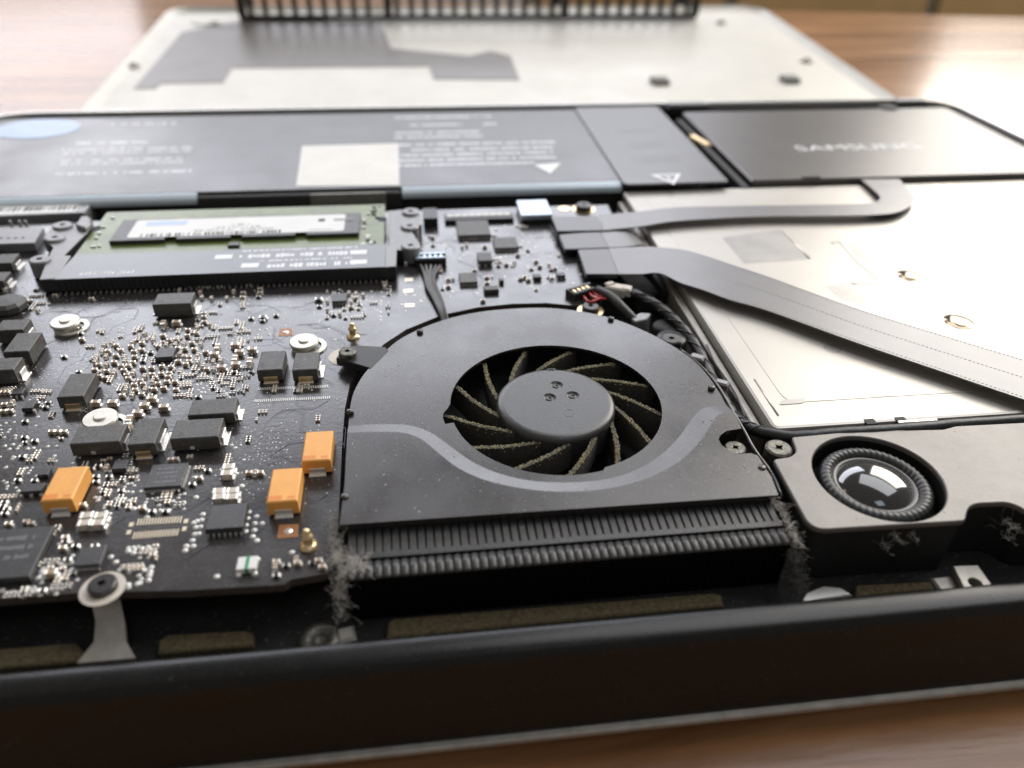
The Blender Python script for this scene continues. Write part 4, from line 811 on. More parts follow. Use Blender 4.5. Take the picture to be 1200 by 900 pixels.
SMD = [('c', -58.24, 129.34, 1), ('c', -57.13, 130.02, 1), ('c', -55.93, 128.92, 0), ('c', -53.38, 129.87, 1), ('c', -58.01, 127.18, 1), ('c', -56.9, 127.07, 0), ('c', -54.62, 127.05, 0), ('c', -53.26, 128.28, 0), ('c', -52.19, 126.44, 0), ('c', -56.8, 125.36, 1), ('c', -55.05, 125.38, 0), ('c', -58.39, 125.13, 1), ('c', -58.19, 123.81, 1), ('c', -53.54, 124.86, 1), ('c', -53.08, 123.51, 1), ('c', -51.63, 124.68, 0), ('c', -51.44, 122.8, 0), ('c', -54.71, 123.11, 0), ('c', -57.17, 122.61, 0), ('c', -55.94, 122.68, 1), ('c', -53.22, 121.87, 0), ('c', -51.93, 121.75, 0), ('c', -57.36, 121.01, 0), ('c', -55.21, 120.45, 0), ('c', -52.33, 120.35, 0), ('c', -53.88, 119.79, 1), ('c', -56.09, 118.94, 0), ('c', -54.88, 118.3, 0), ('c', -51.45, 118.85, 0), ('c', -50.57, 119.47, 1), ('c', -50.88, 117.75, 0), ('c', -48.35, 118.2, 1), ('c', -49.28, 120.78, 0), ('c', -47.71, 120.63, 0), ('c', -46.06, 121.01, 0), ('c', -44.44, 120.68, 0), ('c', -47.13, 118.61, 0), ('c', -45.61, 118.64, 0), ('c', -44.29, 118.69, 0), ('c', -46.38, 117.49, 0), ('c', -44.24, 117.63, 0), ('c', -48.67, 116.84, 0), ('c', -49.41, 115.72, 0), ('c', -47.93, 115.75, 0), ('c', -46.61, 116.47, 1), ('c', -45.48, 115.68, 0), ('c', -44.07, 116.06, 0), ('c', -50.65, 115.5, 1), ('c', -50.43, 114.31, 1), ('c', -48.82, 114.15, 0), ('c', -47.26, 114.17, 1), ('c', -45.74, 114.02, 0), ('c', -44.21, 114.21, 0), ('c', -42, 113.49, 0), ('c', -50.54, 112.67, 0), ('c', -48.99, 112.68, 1), ('c', -47.44, 112.7, 0), ('c', -42.55, 119.06, 1), ('c', -42.72, 115.93, 0), ('c', -49.85, 130.35, 1), ('c', -48.24, 127.82, 0), ('c', -51.52, 129.3, 0), ('c', -50.92, 126.9, 0), ('c', -46.8, 129.86, 0), ('c', -45.59, 129.95, 0), ('c', -47.05, 128.29, 1), ('c', -45.44, 128.34, 1), ('c', -43.98, 128.6, 1), ('c', -44.63, 126.89, 0), ('c', -43.35, 126.58, 0), ('c', -43.84, 125.08, 1), ('c', -42.43, 128.46, 0), ('c', -40.84, 128.11, 1), ('c', -41.57, 126.22, 0), ('c', -40.58, 124.21, 1), ('c', -39.34, 125.05, 0), ('c', -41.94, 123.58, 0), ('c', -41.66, 122.25, 0), ('c', -43.56, 122.43, 0), ('c', -42.07, 121.36, 0), ('c', -40.22, 121.93, 1), ('c', -38.97, 120.52, 1), ('c', -38.07, 119.35, 0), ('r', -49.24, 126.02, 0), ('r', -50.07, 124.95, 0), ('r', -49.93, 124, 0), ('r', -49.88, 123.25, 0), ('r', -37.94, 111.16, 0), ('C', -54.1, 110.61, 0), ('C', -51.34, 110.34, 0), ('C', -45.26, 110.86, 0), ('C', -45.98, 109.03, 0), ('C', -46.56, 107.07, 0), ('C', -47.46, 105.49, 1), ('C', -47.17, 103.39, 1), ('C', -42.75, 108.24, 0), ('c', -51.98, 132.78, 1), ('c', -48.32, 131.62, 0), ('c', -44.14, 133.31, 0), ('c', -43.81, 131.21, 0), ('c', -37.46, 121.85, 1), ('c', -36.22, 122.11, 1), ('c', -37.02, 119.43, 1), ('c', -42.39, 139.42, 0), ('c', -42.13, 138.06, 0), ('c', -38.17, 148.2, 1), ('c', -39.06, 145.37, 1), ('c', -35.91, 145.33, 0), ('c', -36.09, 147.28, 0), ('c', -42.13, 145.64, 1), ('c', -44.87, 148.3, 1), ('c', -49.22, 149.67, 1), ('c', -44.1, 146.06, 1), ('c', -41.64, 136.05, 0), ('c', -40.5, 135.09, 1), ('c', -42.65, 134.22, 1), ('c', -42.3, 131.89, 0), ('C', -49.18, 135.72, 1), ('C', -46.78, 135.93, 0), ('C', -37.45, 126.06, 1), ('C', -37.54, 123.76, 0), ('C', -35.47, 119.3, 0), ('C', -34.3, 126.55, 0), ('C', -33.2, 124.12, 0), ('C', -30.97, 124.68, 0), ('C', -33.65, 121.89, 1), ('C', -33.15, 119.99, 0), ('C', -30.92, 120.89, 1), ('C', -46.98, 151.81, 0), ('C', -43.76, 151.79, 1), ('C', -38.93, 151.88, 0), ('r', -33.02, 136.83, 0), ('r', -45.1, 151.08, 0), ('r', -41.42, 151.01, 0), ('r', -35.53, 151, 0), ('r', -33.15, 118.21, 0), ('r', -30.28, 117.93, 0), ('r', -32.81, 145.57, 0), ('r', -30.71, 135.75, 0), ('r', -28.33, 137.52, 0), ('r', -20.2, 140.43, 0), ('r', -17.16, 136.73, 0), ('r', -12.31, 140.42, 0), ('R', -30.72, 136.81, 0), ('R', -20.51, 143.15, 0), ('c', -32.87, 148.73, 0), ('c', -32.64, 146.98, 0), ('c', -14.56, 145.39, 1), ('c', -15.95, 137.04, 1), ('c', -18.75, 142.38, 1), ('c', -18.52, 139.09, 1), ('c', -13.15, 145.02, 1), ('c', -13.08, 143.07, 0), ('c', -11.63, 144.39, 1), ('c', -13.94, 141.71, 1), ('c', -13.83, 139.36, 0), ('r', -62.04, 111.9, 0), ('r', -62.05, 110.64, 0), ('r', -63.91, 107.02, 0), ('r', -62.47, 102.82, 0), ('r', -60.6, 101.79, 0), ('r', -61.06, 98.03, 0), ('r', -59.98, 120.77, 0), ('R', -64.46, 112.09, 0), ('c', -70.31, 115.4, 0), ('c', -69.66, 115.34, 0), ('c', -58.69, 103.68, 0), ('c', -57.73, 103.58, 0), ('c', -56.77, 103.49, 0), ('c', -68.23, 109.97, 0), ('c', -67.21, 110.02, 0), ('c', -68.79, 111.88, 0), ('c', -67.85, 112.42, 1), ('r', -59.72, 92.66, 0), ('r', -57.25, 92.28, 0), ('r', -48.73, 92.28, 0), ('r', -46.85, 92.08, 0), ('r', -48.4, 91.13, 0), ('r', -44.27, 88.77, 0), ('r', -59.75, 88.02, 0), ('r', -59.66, 87.21, 0), ('r', -58.9, 86.56, 0), ('r', -58.85, 85.66, 0), ('r', -49.14, 94.73, 0), ('r', -49.94, 94.17, 0), ('c', -47.8, 94.16, 1), ('c', -48.74, 86.26, 0), ('c', -57.42, 83.39, 0), ('c', -55.16, 83.58, 0), ('c', -54.43, 83.18, 0), ('c', -48.97, 79.96, 0), ('c', -48.72, 78.09, 0), ('w', -47.2, 83.39, 0), ('w', -45.28, 83.19, 0), ('w', -47.04, 81.91, 0), ('w', -45.24, 81.79, 0), ('c', -33.74, 90.33, 0), ('c', -40.32, 84.7, 0), ('c', -38.7, 94.93, 0), ('c', -38.05, 95, 0), ('r', -34.51, 89.21, 0), ('r', -38.89, 84.03, 0), ('r', -37.02, 83.84, 0), ('r', -32.88, 92.05, 0), ('w', -29.67, 91.75, 0), ('w', -29.68, 90.35, 0), ('w', -30.13, 86.49, 0), ('w', -29.92, 85.29, 0), ('w', -28.23, 86.41, 0), ('w', -28.09, 85.1, 0), ('c', -26.65, 90.74, 0), ('c', -25.82, 90.65, 1), ('c', -24.99, 90.57, 0), ('c', -73.47, 149.49, 0), ('c', -74.86, 143.8, 1), ('c', -77.43, 147.48, 0), ('c', -65.83, 147.39, 0), ('c', -62.82, 131.65, 0), ('c', -84.49, 153.38, 1), ('r', -63.8, 134.01, 0), ('r', -64.39, 135.94, 0), ('r', -64.13, 125.99, 0), ('r', -78.21, 152.62, 0), ('c', -7.26, 149.15, 0), ('c', -7.24, 147.62, 1), ('c', 6.24, 149.54, 0), ('c', 6.07, 146.45, 0), ('c', 7.25, 149.98, 1), ('c', -2.72, 158.47, 1), ('c', 14.6, 149.87, 0), ('c', 14.35, 147.27, 0), ('c', 12.18, 153.31, 0), ('c', 3.71, 171.17, 0), ('c', 10.31, 165.62, 1), ('c', 11.43, 166.45, 1), ('c', 15.56, 165.19, 0), ('r', 3.2, 172.18, 0), ('r', 3.67, 167.11, 0), ('r', 17.67, 155.36, 0), ('c', 18.15, 158, 1), ('c', 19.49, 155.75, 0), ('c', 21.56, 156.99, 1), ('c', 21.75, 148.72, 0), ('c', 22.76, 149.3, 0), ('c', 23.34, 147.92, 0), ('c', 26.34, 156.59, 0), ('c', 26.76, 154.07, 0), ('c', 28.98, 154.94, 1), ('c', 29.9, 152.76, 0), ('c', 28.49, 148.14, 0), ('c', 12.77, 139.75, 0), ('c', 22.62, 160.17, 0), ('r', 24.72, 153.16, 0), ('r', 21.16, 156.26, 0), ('r', 25.24, 162.5, 0), ('r', 29.06, 152.44, 0), ('r', 28.04, 149.13, 0), ('r', -47.22, 78.37, 0), ('r', -44.7, 78.11, 0), ('r', -48.82, 79.36, 0), ('r', -48.83, 71.08, 0), ('r', -47.45, 76, 0), ('C', -48.58, 73.57, 0), ('r', -19.23, 72.04, 0), ('r', -20.31, 70.48, 0), ('r', -15.91, 72.12, 0), ('c', -20.55, 72.69, 0), ('c', -20.6, 71.84, 1), ('c', -18.03, 72.85, 1), ('c', -17.8, 72.18, 0), ('c', -15.11, 72.33, 0), ('c', -14.55, 71.2, 0)]
for kd, x, y, o_ in SMD: smd(kd, x, y, V_ if o_ else random.uniform(-0.04, 0.04))
# solder dots, pads, vias and traces too small to pick apart
mb = MB(); rg = random.Random(11)
DOTS = [([(-63.49, 133.08), (-57.75, 137.25), (-34.54, 136.75), (-29.74, 119.81), (-31.3, 110.89), (-40.26, 110.55), (-53.55, 111.84), (-58.81, 122.58)], 330, 0.16, 0.26, 1),
([(-46.61, 120.06), (-31.24, 119.96), (-29.88, 110.75), (-40.36, 111.04)], 60, 0.2, 0.3, 1),
([(-48.53, 145.87), (-33.81, 148.94), (-26.23, 128.11), (-38.83, 129.28)], 60, 0.16, 0.26, 1),
([(-71.68, 117.29), (-63.18, 116.47), (-55.38, 98.79), (-55.26, 92.95), (-62.61, 93.7)], 70, 0.22, 0.34, 1),
([(-62.61, 93.7), (-59.55, 93.39), (-56.87, 86.02), (-59.78, 86.33)], 14, 0.22, 0.32, 1),
([(-49.73, 92.38), (-42.32, 91.62), (-40.48, 84.32), (-46.68, 84.13)], 46, 0.26, 0.38, 1),
([(-57.58, 98.01), (-44.48, 97.69), (-42.32, 91.62), (-49.44, 91.42)], 26, 0.24, 0.34, 1),
([(-41.85, 88.82), (-35.66, 88.73), (-34.32, 84.02), (-40.72, 84.34)], 34, 0.24, 0.36, 1),
([(-52.66, 83.59), (-48.24, 82.64), (-44.86, 71.12), (-49.87, 70.98)], 44, 0.28, 0.42, 1),
([(-54.43, 72.42), (-51.27, 72.08), (-45.39, 71.18), (-45.17, 70.48), (-53.78, 70.74)], 14, 0.3, 0.42, 1),
([(-40.5, 77.88), (-36.65, 77.78), (-36.03, 75.15), (-39.88, 75.56)], 12, 0.26, 0.36, 1),
([(-40.78, 74.92), (-36.4, 74.45), (-36.95, 70.27), (-39.59, 70.56)], 11, 0.28, 0.38, 1),
([(-84.63, 155.26), (-76, 154.51), (-72.29, 143.5), (-78.2, 142.36)], 24, 0.2, 0.3, 1),
([(-19.76, 147.7), (-5.63, 148.35), (-6.44, 134.2), (-18.88, 135.33)], 70, 0.2, 0.34, 1),
([(-1.74, 166.83), (8.22, 168.32), (6.61, 141.69), (-4.77, 135.71)], 36, 0.24, 0.4, 1),
([(9.03, 181.62), (44.74, 176.7), (33.77, 142.99), (8.49, 143.35)], 120, 0.2, 0.36, 1),
([(-29.36, 117.08), (-15.27, 115.74), (-14.42, 101.05), (-27.31, 102.33)], 40, 0.1, 0.2, 1),
([(-27.31, 102.33), (-14.42, 101.05), (-13.88, 81.55), (-33.03, 90.67)], 50, 0.08, 0.14, 0),
([(-73.77, 138.71), (-61.93, 140.89), (-58.07, 122.51), (-68.38, 115.72)], 110, 0.08, 0.16, 0),
([(-75.35, 152.59), (-55.55, 150.85), (-52.11, 136.73), (-66.3, 139.64)], 80, 0.08, 0.15, 0),
([(-31.36, 102.74), (-21.89, 101.8), (-21.2, 84.03), (-27.48, 86.44)], 80, 0.07, 0.12, 0),
([(-33.54, 147.07), (-9.13, 144.91), (-11.97, 126.79), (-30.96, 128.55)], 60, 0.08, 0.14, 0),
([(-37.4, 96.98), (-27, 100.12), (-25.57, 89.91), (-34.51, 88.97)], 20, 0.18, 0.3, 1)]
def inpoly(x, y, p):
    c = False; j = len(p)-1
    for i in range(len(p)):
        if (p[i][1] > y) != (p[j][1] > y) and x < (p[j][0]-p[i][0])*(y-p[i][1])/(p[j][1]-p[i][1])+p[i][0]: c = not c
        j = i
    return c
BUSY = [(o.location.x/S + 29.5 if False else ORG[o][0], ORG[o][1]) for o in list(ORG) if o.parent == pcb]
for poly, cnt, r0, r1, bright in DOTS:
    xs = [p[0] for p in poly]; ys = [p[1] for p in poly]; k = 0; tries = 0; pts_ = []
    while k < cnt*(0.6 if bright else 1.0) and tries < cnt*25:
        tries += 1; g = 0.62; x = round(rg.uniform(min(xs), max(xs))/g)*g + rg.uniform(-.12, .12); y = round(rg.uniform(min(ys), max(ys))/g)*g + rg.uniform(-.12, .12)
        if not inpoly(x, y, poly) or any((x-a_)**2+(y-b_)**2 < 0.3 for a_, b_ in pts_): continue
        pts_.append((x, y)); k += 1; r_ = rg.uniform(r0, r1)
        if bright: mb.lathe(x, y, [(r_, 0.005), (r_*0.85, 0.035), (r_*0.4, 0.06), (0.01, 0.065)], 8)
        else: mb.plate(circ(x, y, r_, 6), z0=0.0, z1=0.012, bottom=False)
for x, y, r_ in [(-25.57, 82.78, 0.42), (-25.54, 81.54, 0.42), (-25.58, 80.23, 0.42), (-25.47, 79.03, 0.42), (-24.34, 81.75, 0.42), (-24.39, 80.43, 0.42), (-24.28, 79.12, 0.42), (-24.34, 77.95, 0.42), (-23.7, 77.15, 0.42), (-23.38, 80.32, 0.42), (-27.36, 88.37, 0.42), (-18.77, 74.48, 0.42), (-31.86, 82.98, 0.42), (-31.8, 81.86, 0.42), (-31.69, 80.54, 0.42), (-31.67, 79.25, 0.42), (-32.38, 81.7, 0.42), (-32.29, 80.49, 0.42), (-32.18, 79.2, 0.42), (-32.25, 78.05, 0.42), (-31.96, 76.99, 0.42), (-32.86, 77.08, 0.42), (-32.84, 76.31, 0.42), (-35.02, 85.59, 0.42), (-33.5, 86.6, 0.42), (-32.77, 81.42, 0.42), (-41.62, 85.13, 0.42), (-39.39, 83.21, 0.42), (-40.3, 76.96, 0.36), (-39.49, 77.17, 0.36), (-38.58, 77.28, 0.36), (-37.71, 77.29, 0.36), (-36.77, 77.29, 0.36), (-39.48, 76.57, 0.36), (-38.59, 76.47, 0.36), (-37.66, 76.48, 0.36), (-36.69, 76.37, 0.36), (-43.54, 78.01, 0.36), (-60.42, 109.4, 0.34), (-61.14, 100.2, 0.34), (-60.34, 100.26, 0.34), (-64.83, 101.25, 0.34), (-63.75, 101.48, 0.34), (-62.41, 101.43, 0.34), (-64.25, 103.71, 0.34), (-59.95, 98.46, 0.34), (-62.41, 98.31, 0.34), (-17.98, 131.82, 0.3), (-16.44, 127.73, 0.3), (-34.1, 133.34, 0.3), (-31, 132.72, 0.3), (-29.63, 132.8, 0.3), (-31.06, 130.85, 0.3), (-28.84, 130.76, 0.3), (-31.09, 128.81, 0.3), (-35.33, 132.69, 0.3), (-35.13, 131.43, 0.3), (-43.51, 77.9, 0.4), (-42.23, 76.16, 0.4), (-41.32, 75.18, 0.4), (-40.22, 76.95, 0.4), (-39.48, 76.57, 0.4), (-49.82, 71.3, 0.4), (-50.31, 73.46, 0.4), (-50.25, 74.49, 0.4), (-51.77, 71.15, 0.4), (-53.16, 71.3, 0.4), (-38.73, 71.02, 0.4), (-37.37, 73.39, 0.4), (-36.55, 73.77, 0.4), (-36.47, 72.99, 0.4), (-36.44, 72.37, 0.4), (-36.36, 71.6, 0.4), (-37.59, 71.13, 0.4), (-38.7, 71.1, 0.4), (-27.88, 71.3, 0.4)]: mb.lathe(x, y, [(r_, 0.005), (r_*0.85, 0.06), (r_*0.4, 0.11), (0.01, 0.12)], 10)
TINY = MB(); taken = [(ORG[o][0], ORG[o][1], 0.5*max(o.dimensions.x, o.dimensions.y)/S) for o in ORG if o.parent == pcb and o.type == 'MESH']
def free(x, y): return all((x-a_)**2 + (y-b_)**2 > (r_*0.8+0.35)**2 for a_, b_, r_ in taken)
for poly, cnt, r0, r1, bright in DOTS:
    if not bright: continue
    xs = [p[0] for p in poly]; ys = [p[1] for p in poly]; k = 0; tries = 0
    while k < cnt*0.5 and tries < 400:
        tries += 1; x0_ = round(rg.uniform(min(xs), max(xs))/0.4)*0.4; y0_ = round(rg.uniform(min(ys), max(ys))/0.4)*0.4; vert = rg.random() < 0.5; col_ = rg.choice((0, 0, 1))
        for i in range(rg.randint(2, 5)):
            x, y = (x0_ + 0.55*i, y0_) if vert else (x0_, y0_ + 0.55*i)
            if not inpoly(x, y, poly) or not free(x, y): continue
            taken.append((x, y, 0.15)); k += 1; an = math.pi/2 if vert else 0.0
            TINY.box(x, y, 0.02, 0.34, 0.36, 0.36, an, col_, 0.03)
            for s_ in (-1, 1): TINY.box(x + s_*0.27*math.cos(an), y + s_*0.27*math.sin(an), 0.0, 0.37, 0.2, 0.38, an, 2, 0.05)
part('small_components', TINY, ['ceramic_tan', 'resistor_black', 'solder'], pcb, kind='stuff')
def padrow(a_, b_, n, pw, pl_):
    for i in range(n): u = i/(n-1); mb.box(a_[0]+(b_[0]-a_[0])*u, a_[1]+(b_[1]-a_[1])*u, 0.005, 0.08, pw, pl_)
padrow((-28.34, 112.84), (-16.68, 112.48), 40, 0.14, 0.75); padrow((-28.43, 109.39), (-16.17, 109.17), 40, 0.14, 0.75)
part('solder_points', mb, 'pad_silver', pcb, kind='stuff')
mb = MB(); padrow((-40.31, 82.3), (-34.63, 82.2), 16, 0.17, 1.25); padrow((-40.21, 79.72), (-34.55, 79.76), 16, 0.17, 1.25)
for q in ((-41.11, 81.9), (-41.06, 80.44), (-33.86, 81.79), (-33.77, 80.32)): mb.box(q[0], q[1], 0.005, 0.08, 0.55, 0.8)
for q, ww in (((-2.35, 145.79), 2.0), ((-2.18, 139.61), 2.0), ((-2.18, 150.77), 1.8)): mb.box(q[0], q[1], 0.005, 0.07, ww, 1.5)
part('gold_pads', mb, 'pad_gold', pcb, kind='stuff')
mb = MB()
TRZ = [([(-81.5, 151.3),(-9.17, 146.77),(-11.55, 115.38),(-12.72, 71.93),(-52.22, 71.91)], 190), ([(-5.61, 135.79),(-3.57, 184.2),(43.91, 183.17),(29.83, 141.46)], 40)]
for poly, cnt in TRZ:
    xs = [p[0] for p in poly]; ys = [p[1] for p in poly]
    for k in range(cnt):
        x, y = rg.uniform(min(xs), max(xs)), rg.uniform(min(ys), max(ys)); dr = rg.choice((0, 0, 2, 4, 6, 1, 3)); pts_ = [(x, y)]
        for s_ in range(rg.randint(2, 5)):
            ln = rg.uniform(0.8, 5.0); x += ln*math.cos(dr*math.pi/4); y += ln*math.sin(dr*math.pi/4); pts_.append((x, y)); dr = (dr + rg.choice((-1, 1))) % 8
        if not all(inpoly(a_, b_, poly) for a_, b_ in pts_): continue
        off = rg.choice((1, 1, 2, 3))
        for w_ in range(off):
            P_ = [(a_ + 0.22*w_, b_ + 0.22*w_, 0.0) for a_, b_ in pts_]
            for i in range(len(P_)-1):
                a_, b_ = Vector(P_[i]), Vector(P_[i+1]); t_ = (b_-a_).normalized(); nn = Vector((-t_.y, t_.x, 0))*0.045; u_ = Vector((0, 0, 0.012))
                mb.add([a_-nn+u_, b_-nn+u_, b_+nn+u_, a_+nn+u_], [(0, 1, 2, 3)])
part('traces', mb, 'trace', pcb, kind='stuff')

# ================================================================== memory modules in their socket
mx0, mx1 = -73.4, -7.4
yfar, yfilm1, yfilm0 = (-40.68, 186.75)[1], (-40.6, 162.39)[1], (-40.43, 150.98)[1]
mb = MB(); mb.plate(rect(mx0, yfilm1-3, mx1, yfar), z0=1.7, z1=2.6); mem = part('memory_module', mb, 'module_green', lap, 'green memory module with a white barcode label')
c0, c1 = (-67.41, 167.89), (-13.11, 167.44); cf = (-67.2, 179.53)
wch = (c1[0]-c0[0]); dch = cf[1]-c0[1]
for i in range(4):
    mb = MB(); cw = wch*0.215; mb.box(c0[0] + wch*(0.1075 + 0.2617*i), c0[1]+dch/2, 2.6, 3.6, cw, dch, 0, 0, 0.06); part('memory_chip', mb, 'chip_black', mem)
l0, l1, l2 = (-64.08, 168.6), (-16.47, 169.57), (-64.89, 178.72)
lx0, lx1, ly0, ly1 = l0[0], l1[0], (l0[1]+l1[1])/2, l2[1]
mb = MB(); mb.plate(rnd(rect(lx0, ly0, lx1, ly1), 1.0), z0=3.6, z1=3.68); lb = part('paper_label', mb, 'label_white', mem, 'white label with barcodes')
mb = MB(); r_ = random.Random(9); x = lx0+3
while x < lx1-14:
    ww = r_.choice((0.18, 0.3, 0.5)); mb.box(x, ly0+1.0, 3.68, 3.70, ww, 1.5, 0, 1); x += ww + r_.choice((0.25, 0.4, 0.9))
for i in range(3): scribble(mb, lx0+14+4*i, lx1-16-3*i, ly0+2.8+1.35*i, 0.8, 3.68, 90+i, 0, 0.7)
q = (-21.9, 175.52); mb.box(q[0], q[1], 3.68, 3.71, 1.5, 1.5, 0, 1); mb.box(q[0]+5, q[1], 3.68, 3.70, 4.5, 1.1, 0, 0)
mb.box(lx1-5.2, ly0+1.1, 3.68, 3.70, 5.5, 0.25, 0, 0); mb.box(lx0+7, ly1-2.2, 3.68, 3.70, 9, 2.2, 0, 2)
part('print', mb, ['print_grey', 'print_black', 'sticker_blue'], lb, kind='stuff')
mb = MB()
rg2 = random.Random(21)
for i in range(26):
    x = rg2.choice((rg2.uniform(mx0+1, mx0+6), rg2.uniform(mx1-7, mx1-1), rg2.uniform(mx1-6, mx1-1))); y = rg2.uniform(yfilm1+1, yfar-1); mb.box(x, y, 2.6, 2.9, rg2.uniform(.5, 1.1), rg2.uniform(.4, .7), 0, rg2.choice((0, 0, 1)), 0.05)
part('solder_points', mb, ['pad_silver', 'chip_black'], mem, kind='stuff')
q = (-40.33, 164.97); mb = MB(); mb.box(q[0], q[1], 2.6, 3.3, 2.4, 1.6, 0, 0, 0.08); part('memory_chip', mb, 'chip_black', mem)
for q in ((-73.02, 177.21), (-7.92, 177.43)):
    mb = MB(); mb.plate(circ(q[0], q[1], 1.1, 18, 1.5), z0=2.59, z1=2.62); part('notch', mb, 'matte_black', mem)
# socket: film topped bar, grey side arms
fl = [(mx0-0.4, yfilm0), (mx1+1.2, yfilm0), (mx1+1.0, yfilm1), (mx0+0.6, yfilm1)]
mb = MB(); mb.plate(fl, z0=0.35, z1=3.2, c=0.08, mside=1)
for i in range(60): mb.box(mx0+0.6+(mx1-mx0)*i/59, yfilm0-0.06, 0.3, 2.7, 0.32, 0.25, 0, 1)
for i in range(60): mb.box(mx0+0.6+(mx1-mx0)*i/59, yfilm0-0.45, 0.0, 0.25, 0.28, 0.9, 0, 2)
sk_ = part('memory_socket', mb, ['socket_film', 'socket_black', 'aluminium_dull'], lap, 'black memory socket bar with white print')
q0, q1 = (-68.99, 152.81), (-58.34, 153.62)
text('lettering', 'EMC No.: 2419', 1.9, (q0[0]+q1[0])/2, (q0[1]+q1[1])/2, 3.215, math.pi, 'print_white', sk_, sx=(q1[0]-q0[0])/(1.9*6.3))
mb = MB()
for xa, xb, yy, hh in ((-38.4, -13.25, 161.17, 0.8), (-39.23, -14.07, 158.47, 1.9), (-33.48, -14.15, 155.94, 0.8), (-32.43, -14.04, 153.45, 1.9)): scribble(mb, xa, xb, yy, hh, 3.2, int(hh*100+yy), 0, 0.75)
for q in ((-12.83, 158.58), (-12.65, 153.76), (-41.41, 158.66), (-35.22, 154.07)): mb.box(q[0], q[1], 3.2, 3.23, 3.6, 2.0, 0, 0)
part('print', mb, 'print_white', sk_, kind='stuff')
AL = [(-76.08, 150.96),(-73.07, 151.22),(-73.48, 161.77),(-74.97, 162.1),(-73.67, 175.68),(-75.26, 181.61),(-76.93, 182.74),(-76.93, 177.84),(-81.17, 180.6),(-82.97, 179.28),(-82.3, 170.87),(-78.58, 166.19),(-77.8, 160.29)]
mb = MB(); mb.plate(AL, z0=0.4, z1=3.3, c=0.12, mside=1); part('side_arm', mb, ['bracket_grey', 'socket_black'], sk_)
AR = [(-4.69, 150.87),(-7.01, 150.66),(-6.92, 161.13),(-6.17, 161.51),(-6.27, 180.81),(0.77, 181.86),(1.33, 172.58),(-1.13, 168.9),(0.65, 161.84),(-0.57, 158.42),(-4.48, 158.75)]
mb = MB(); mb.plate(AR, z0=0.4, z1=3.3, c=0.12, mside=1); part('side_arm', mb, ['bracket_grey', 'socket_black'], sk_)
mb = MB(); mb.plate(rnd([(-76.76, 175.77),(-76.97, 180.63),(-75.05, 180.47),(-73.47, 176.46),(-73.91, 173.67)], 0.6), z0=3.2, z1=4.4, c=0.3); part('release_clip', mb, 'bracket_grey', sk_)
for q in ((-80.07, 177.2), (-79.47, 170.45), (-78.88, 159.56), (-1.12, 178.98), (-1.46, 170.45), (-1.45, 159.84)):
    screw(q, 2.1, 3.9, sk_, 'bracket_grey', 6, head=3.6)
# ================================================================== dust
def fuzz(mb, q, z, n, sprd, ln, rr, sd, zs=1.0):
    g = random.Random(sd)
    for i in range(n):
        p = Vector((q[0]+g.gauss(0, sprd[0]), q[1]+g.gauss(0, sprd[1]), z+abs(g.gauss(0, zs)))); d_ = Vector((g.gauss(0, 1), g.gauss(0, 1), g.gauss(0, .6))).normalized(); pts_ = [p.copy()]
        for k in range(4): p = p + d_*ln*g.uniform(.15, .35); d_ = (d_ + Vector((g.gauss(0, .5), g.gauss(0, .5), g.gauss(0, .4)))).normalized(); p.z = max(p.z, z-0.05); pts_.append(p.copy())
        mb.tube(pts_, rr, 3)
mb = MB()
for j, (q, z, n) in enumerate((((-13.5, 79.4), 0.1, 90), ((-13.04, 75.66), 0.1, 130), ((-12.64, 72.58), 0.1, 170), ((-11.91, 70.11), -0.5, 160), ((-12.42, 68.62), -2, 140), ((-10.7, 70.62), 0.9, 130), ((-9.27, 70.18), 0.9, 60), ((-12.36, 67.49), -4, 90))): fuzz(mb, q, z, int(n*0.75), (0.42, 0.8), 0.9, 0.022, j, 0.3); fuzz(mb, q, z, int(n*0.12), (0.5, 0.9), 2.6, 0.012, j+200, 0.4)
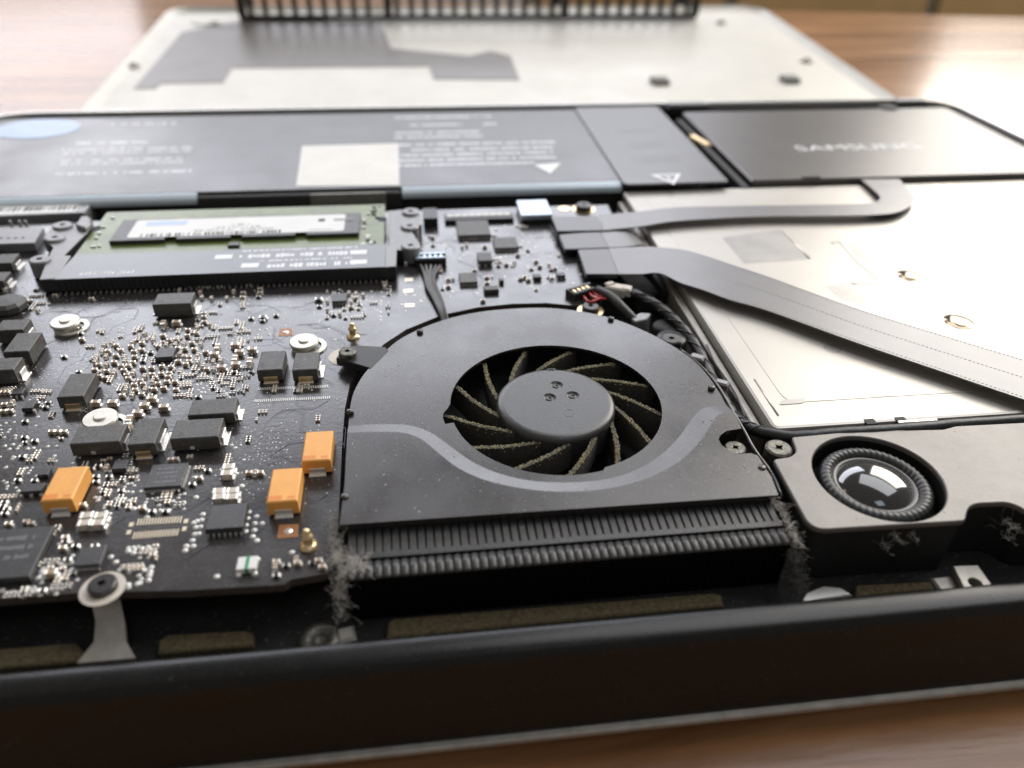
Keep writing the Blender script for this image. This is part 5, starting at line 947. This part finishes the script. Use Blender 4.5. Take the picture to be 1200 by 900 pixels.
for j, (q, z, n) in enumerate((((48.3, 74.95), 1.8, 60), ((48.49, 72.72), 1.8, 80), ((48.49, 70.35), 1.7, 90), ((48.39, 68.33), 1.5, 90), ((-55.74, 109.89), 0.2, 90), ((52.31, 97.84), -0.5, 25), ((55.68, 100.08), -1, 22), ((-14.15, 120.43), 3.2, 40), ((-11.92, 122.68), 2.2, 14), ((-20.99, 125.29), 2.2, 8), ((63.36, 68.34), 0.5, 45), ((65.35, 68.29), 0.5, 30), ((61.94, 68.32), -1, 30), ((81.1, 69.1), 0, 60), ((80.36, 67.99), -1, 30))): fuzz(mb, q, z, int(n*0.6), (0.28, 0.8), 0.9, 0.018, 20+j, 0.2); fuzz(mb, q, z, int(n*0.1), (0.4, 0.9), 2.2, 0.012, j+300, 0.3)
o = part('lint', mb, 'lint_grey', None, 'grey lint fibres caught on the fan, heat sink ends and speaker box'); o['category'] = 'lint'; o['kind'] = 'stuff'
mb = MB()
for j, (q, z, n) in enumerate((((48.94, 67.94), -2, 160), ((49.1, 66.64), -4, 150), ((49.44, 65.75), -6, 80))): fuzz(mb, q, z, n, (0.6, 0.7), 1.1, 0.03, 50+j, 0.7)
o = part('lint', mb, 'lint_dark', None, 'dark lint clump hanging off the right end of the heat sink'); o['category'] = 'lint'; o['kind'] = 'stuff'
mb = MB(); g = random.Random(77)
for i in range(190):
    if i < 150: x, y, z = g.uniform(-12, 47), g.uniform(77.5, 118), ZF
    else: x, y, z = g.uniform(58, 95), g.uniform(66, 90), 2.5
    if i < 150:
        rr_ = math.hypot(x-fcx, y-fcy)
        if rr_ < 9: z = ZH
        elif rr_ < 19.2: continue
        elif rr_ > 20 and not inpoly(x, y, [p for p in OUT]): continue
        elif inpoly(x, y, inner): z = ZF-DZ
    elif math.hypot(x-sx_, y-sy_) < 9.2 or not inpoly(x, y, so): continue
    s_ = g.uniform(0.04, 0.11); mb.box(x, y, z, z+s_*0.8, s_*2*g.uniform(.7, 2.2), s_*1.6, g.random()*3, 0, 0, s_*0.4)
o = part('dust', mb, 'lint_grey', None, 'pale dust specks scattered on the fan cover and speaker plate'); o['category'] = 'dust'; o['kind'] = 'stuff'
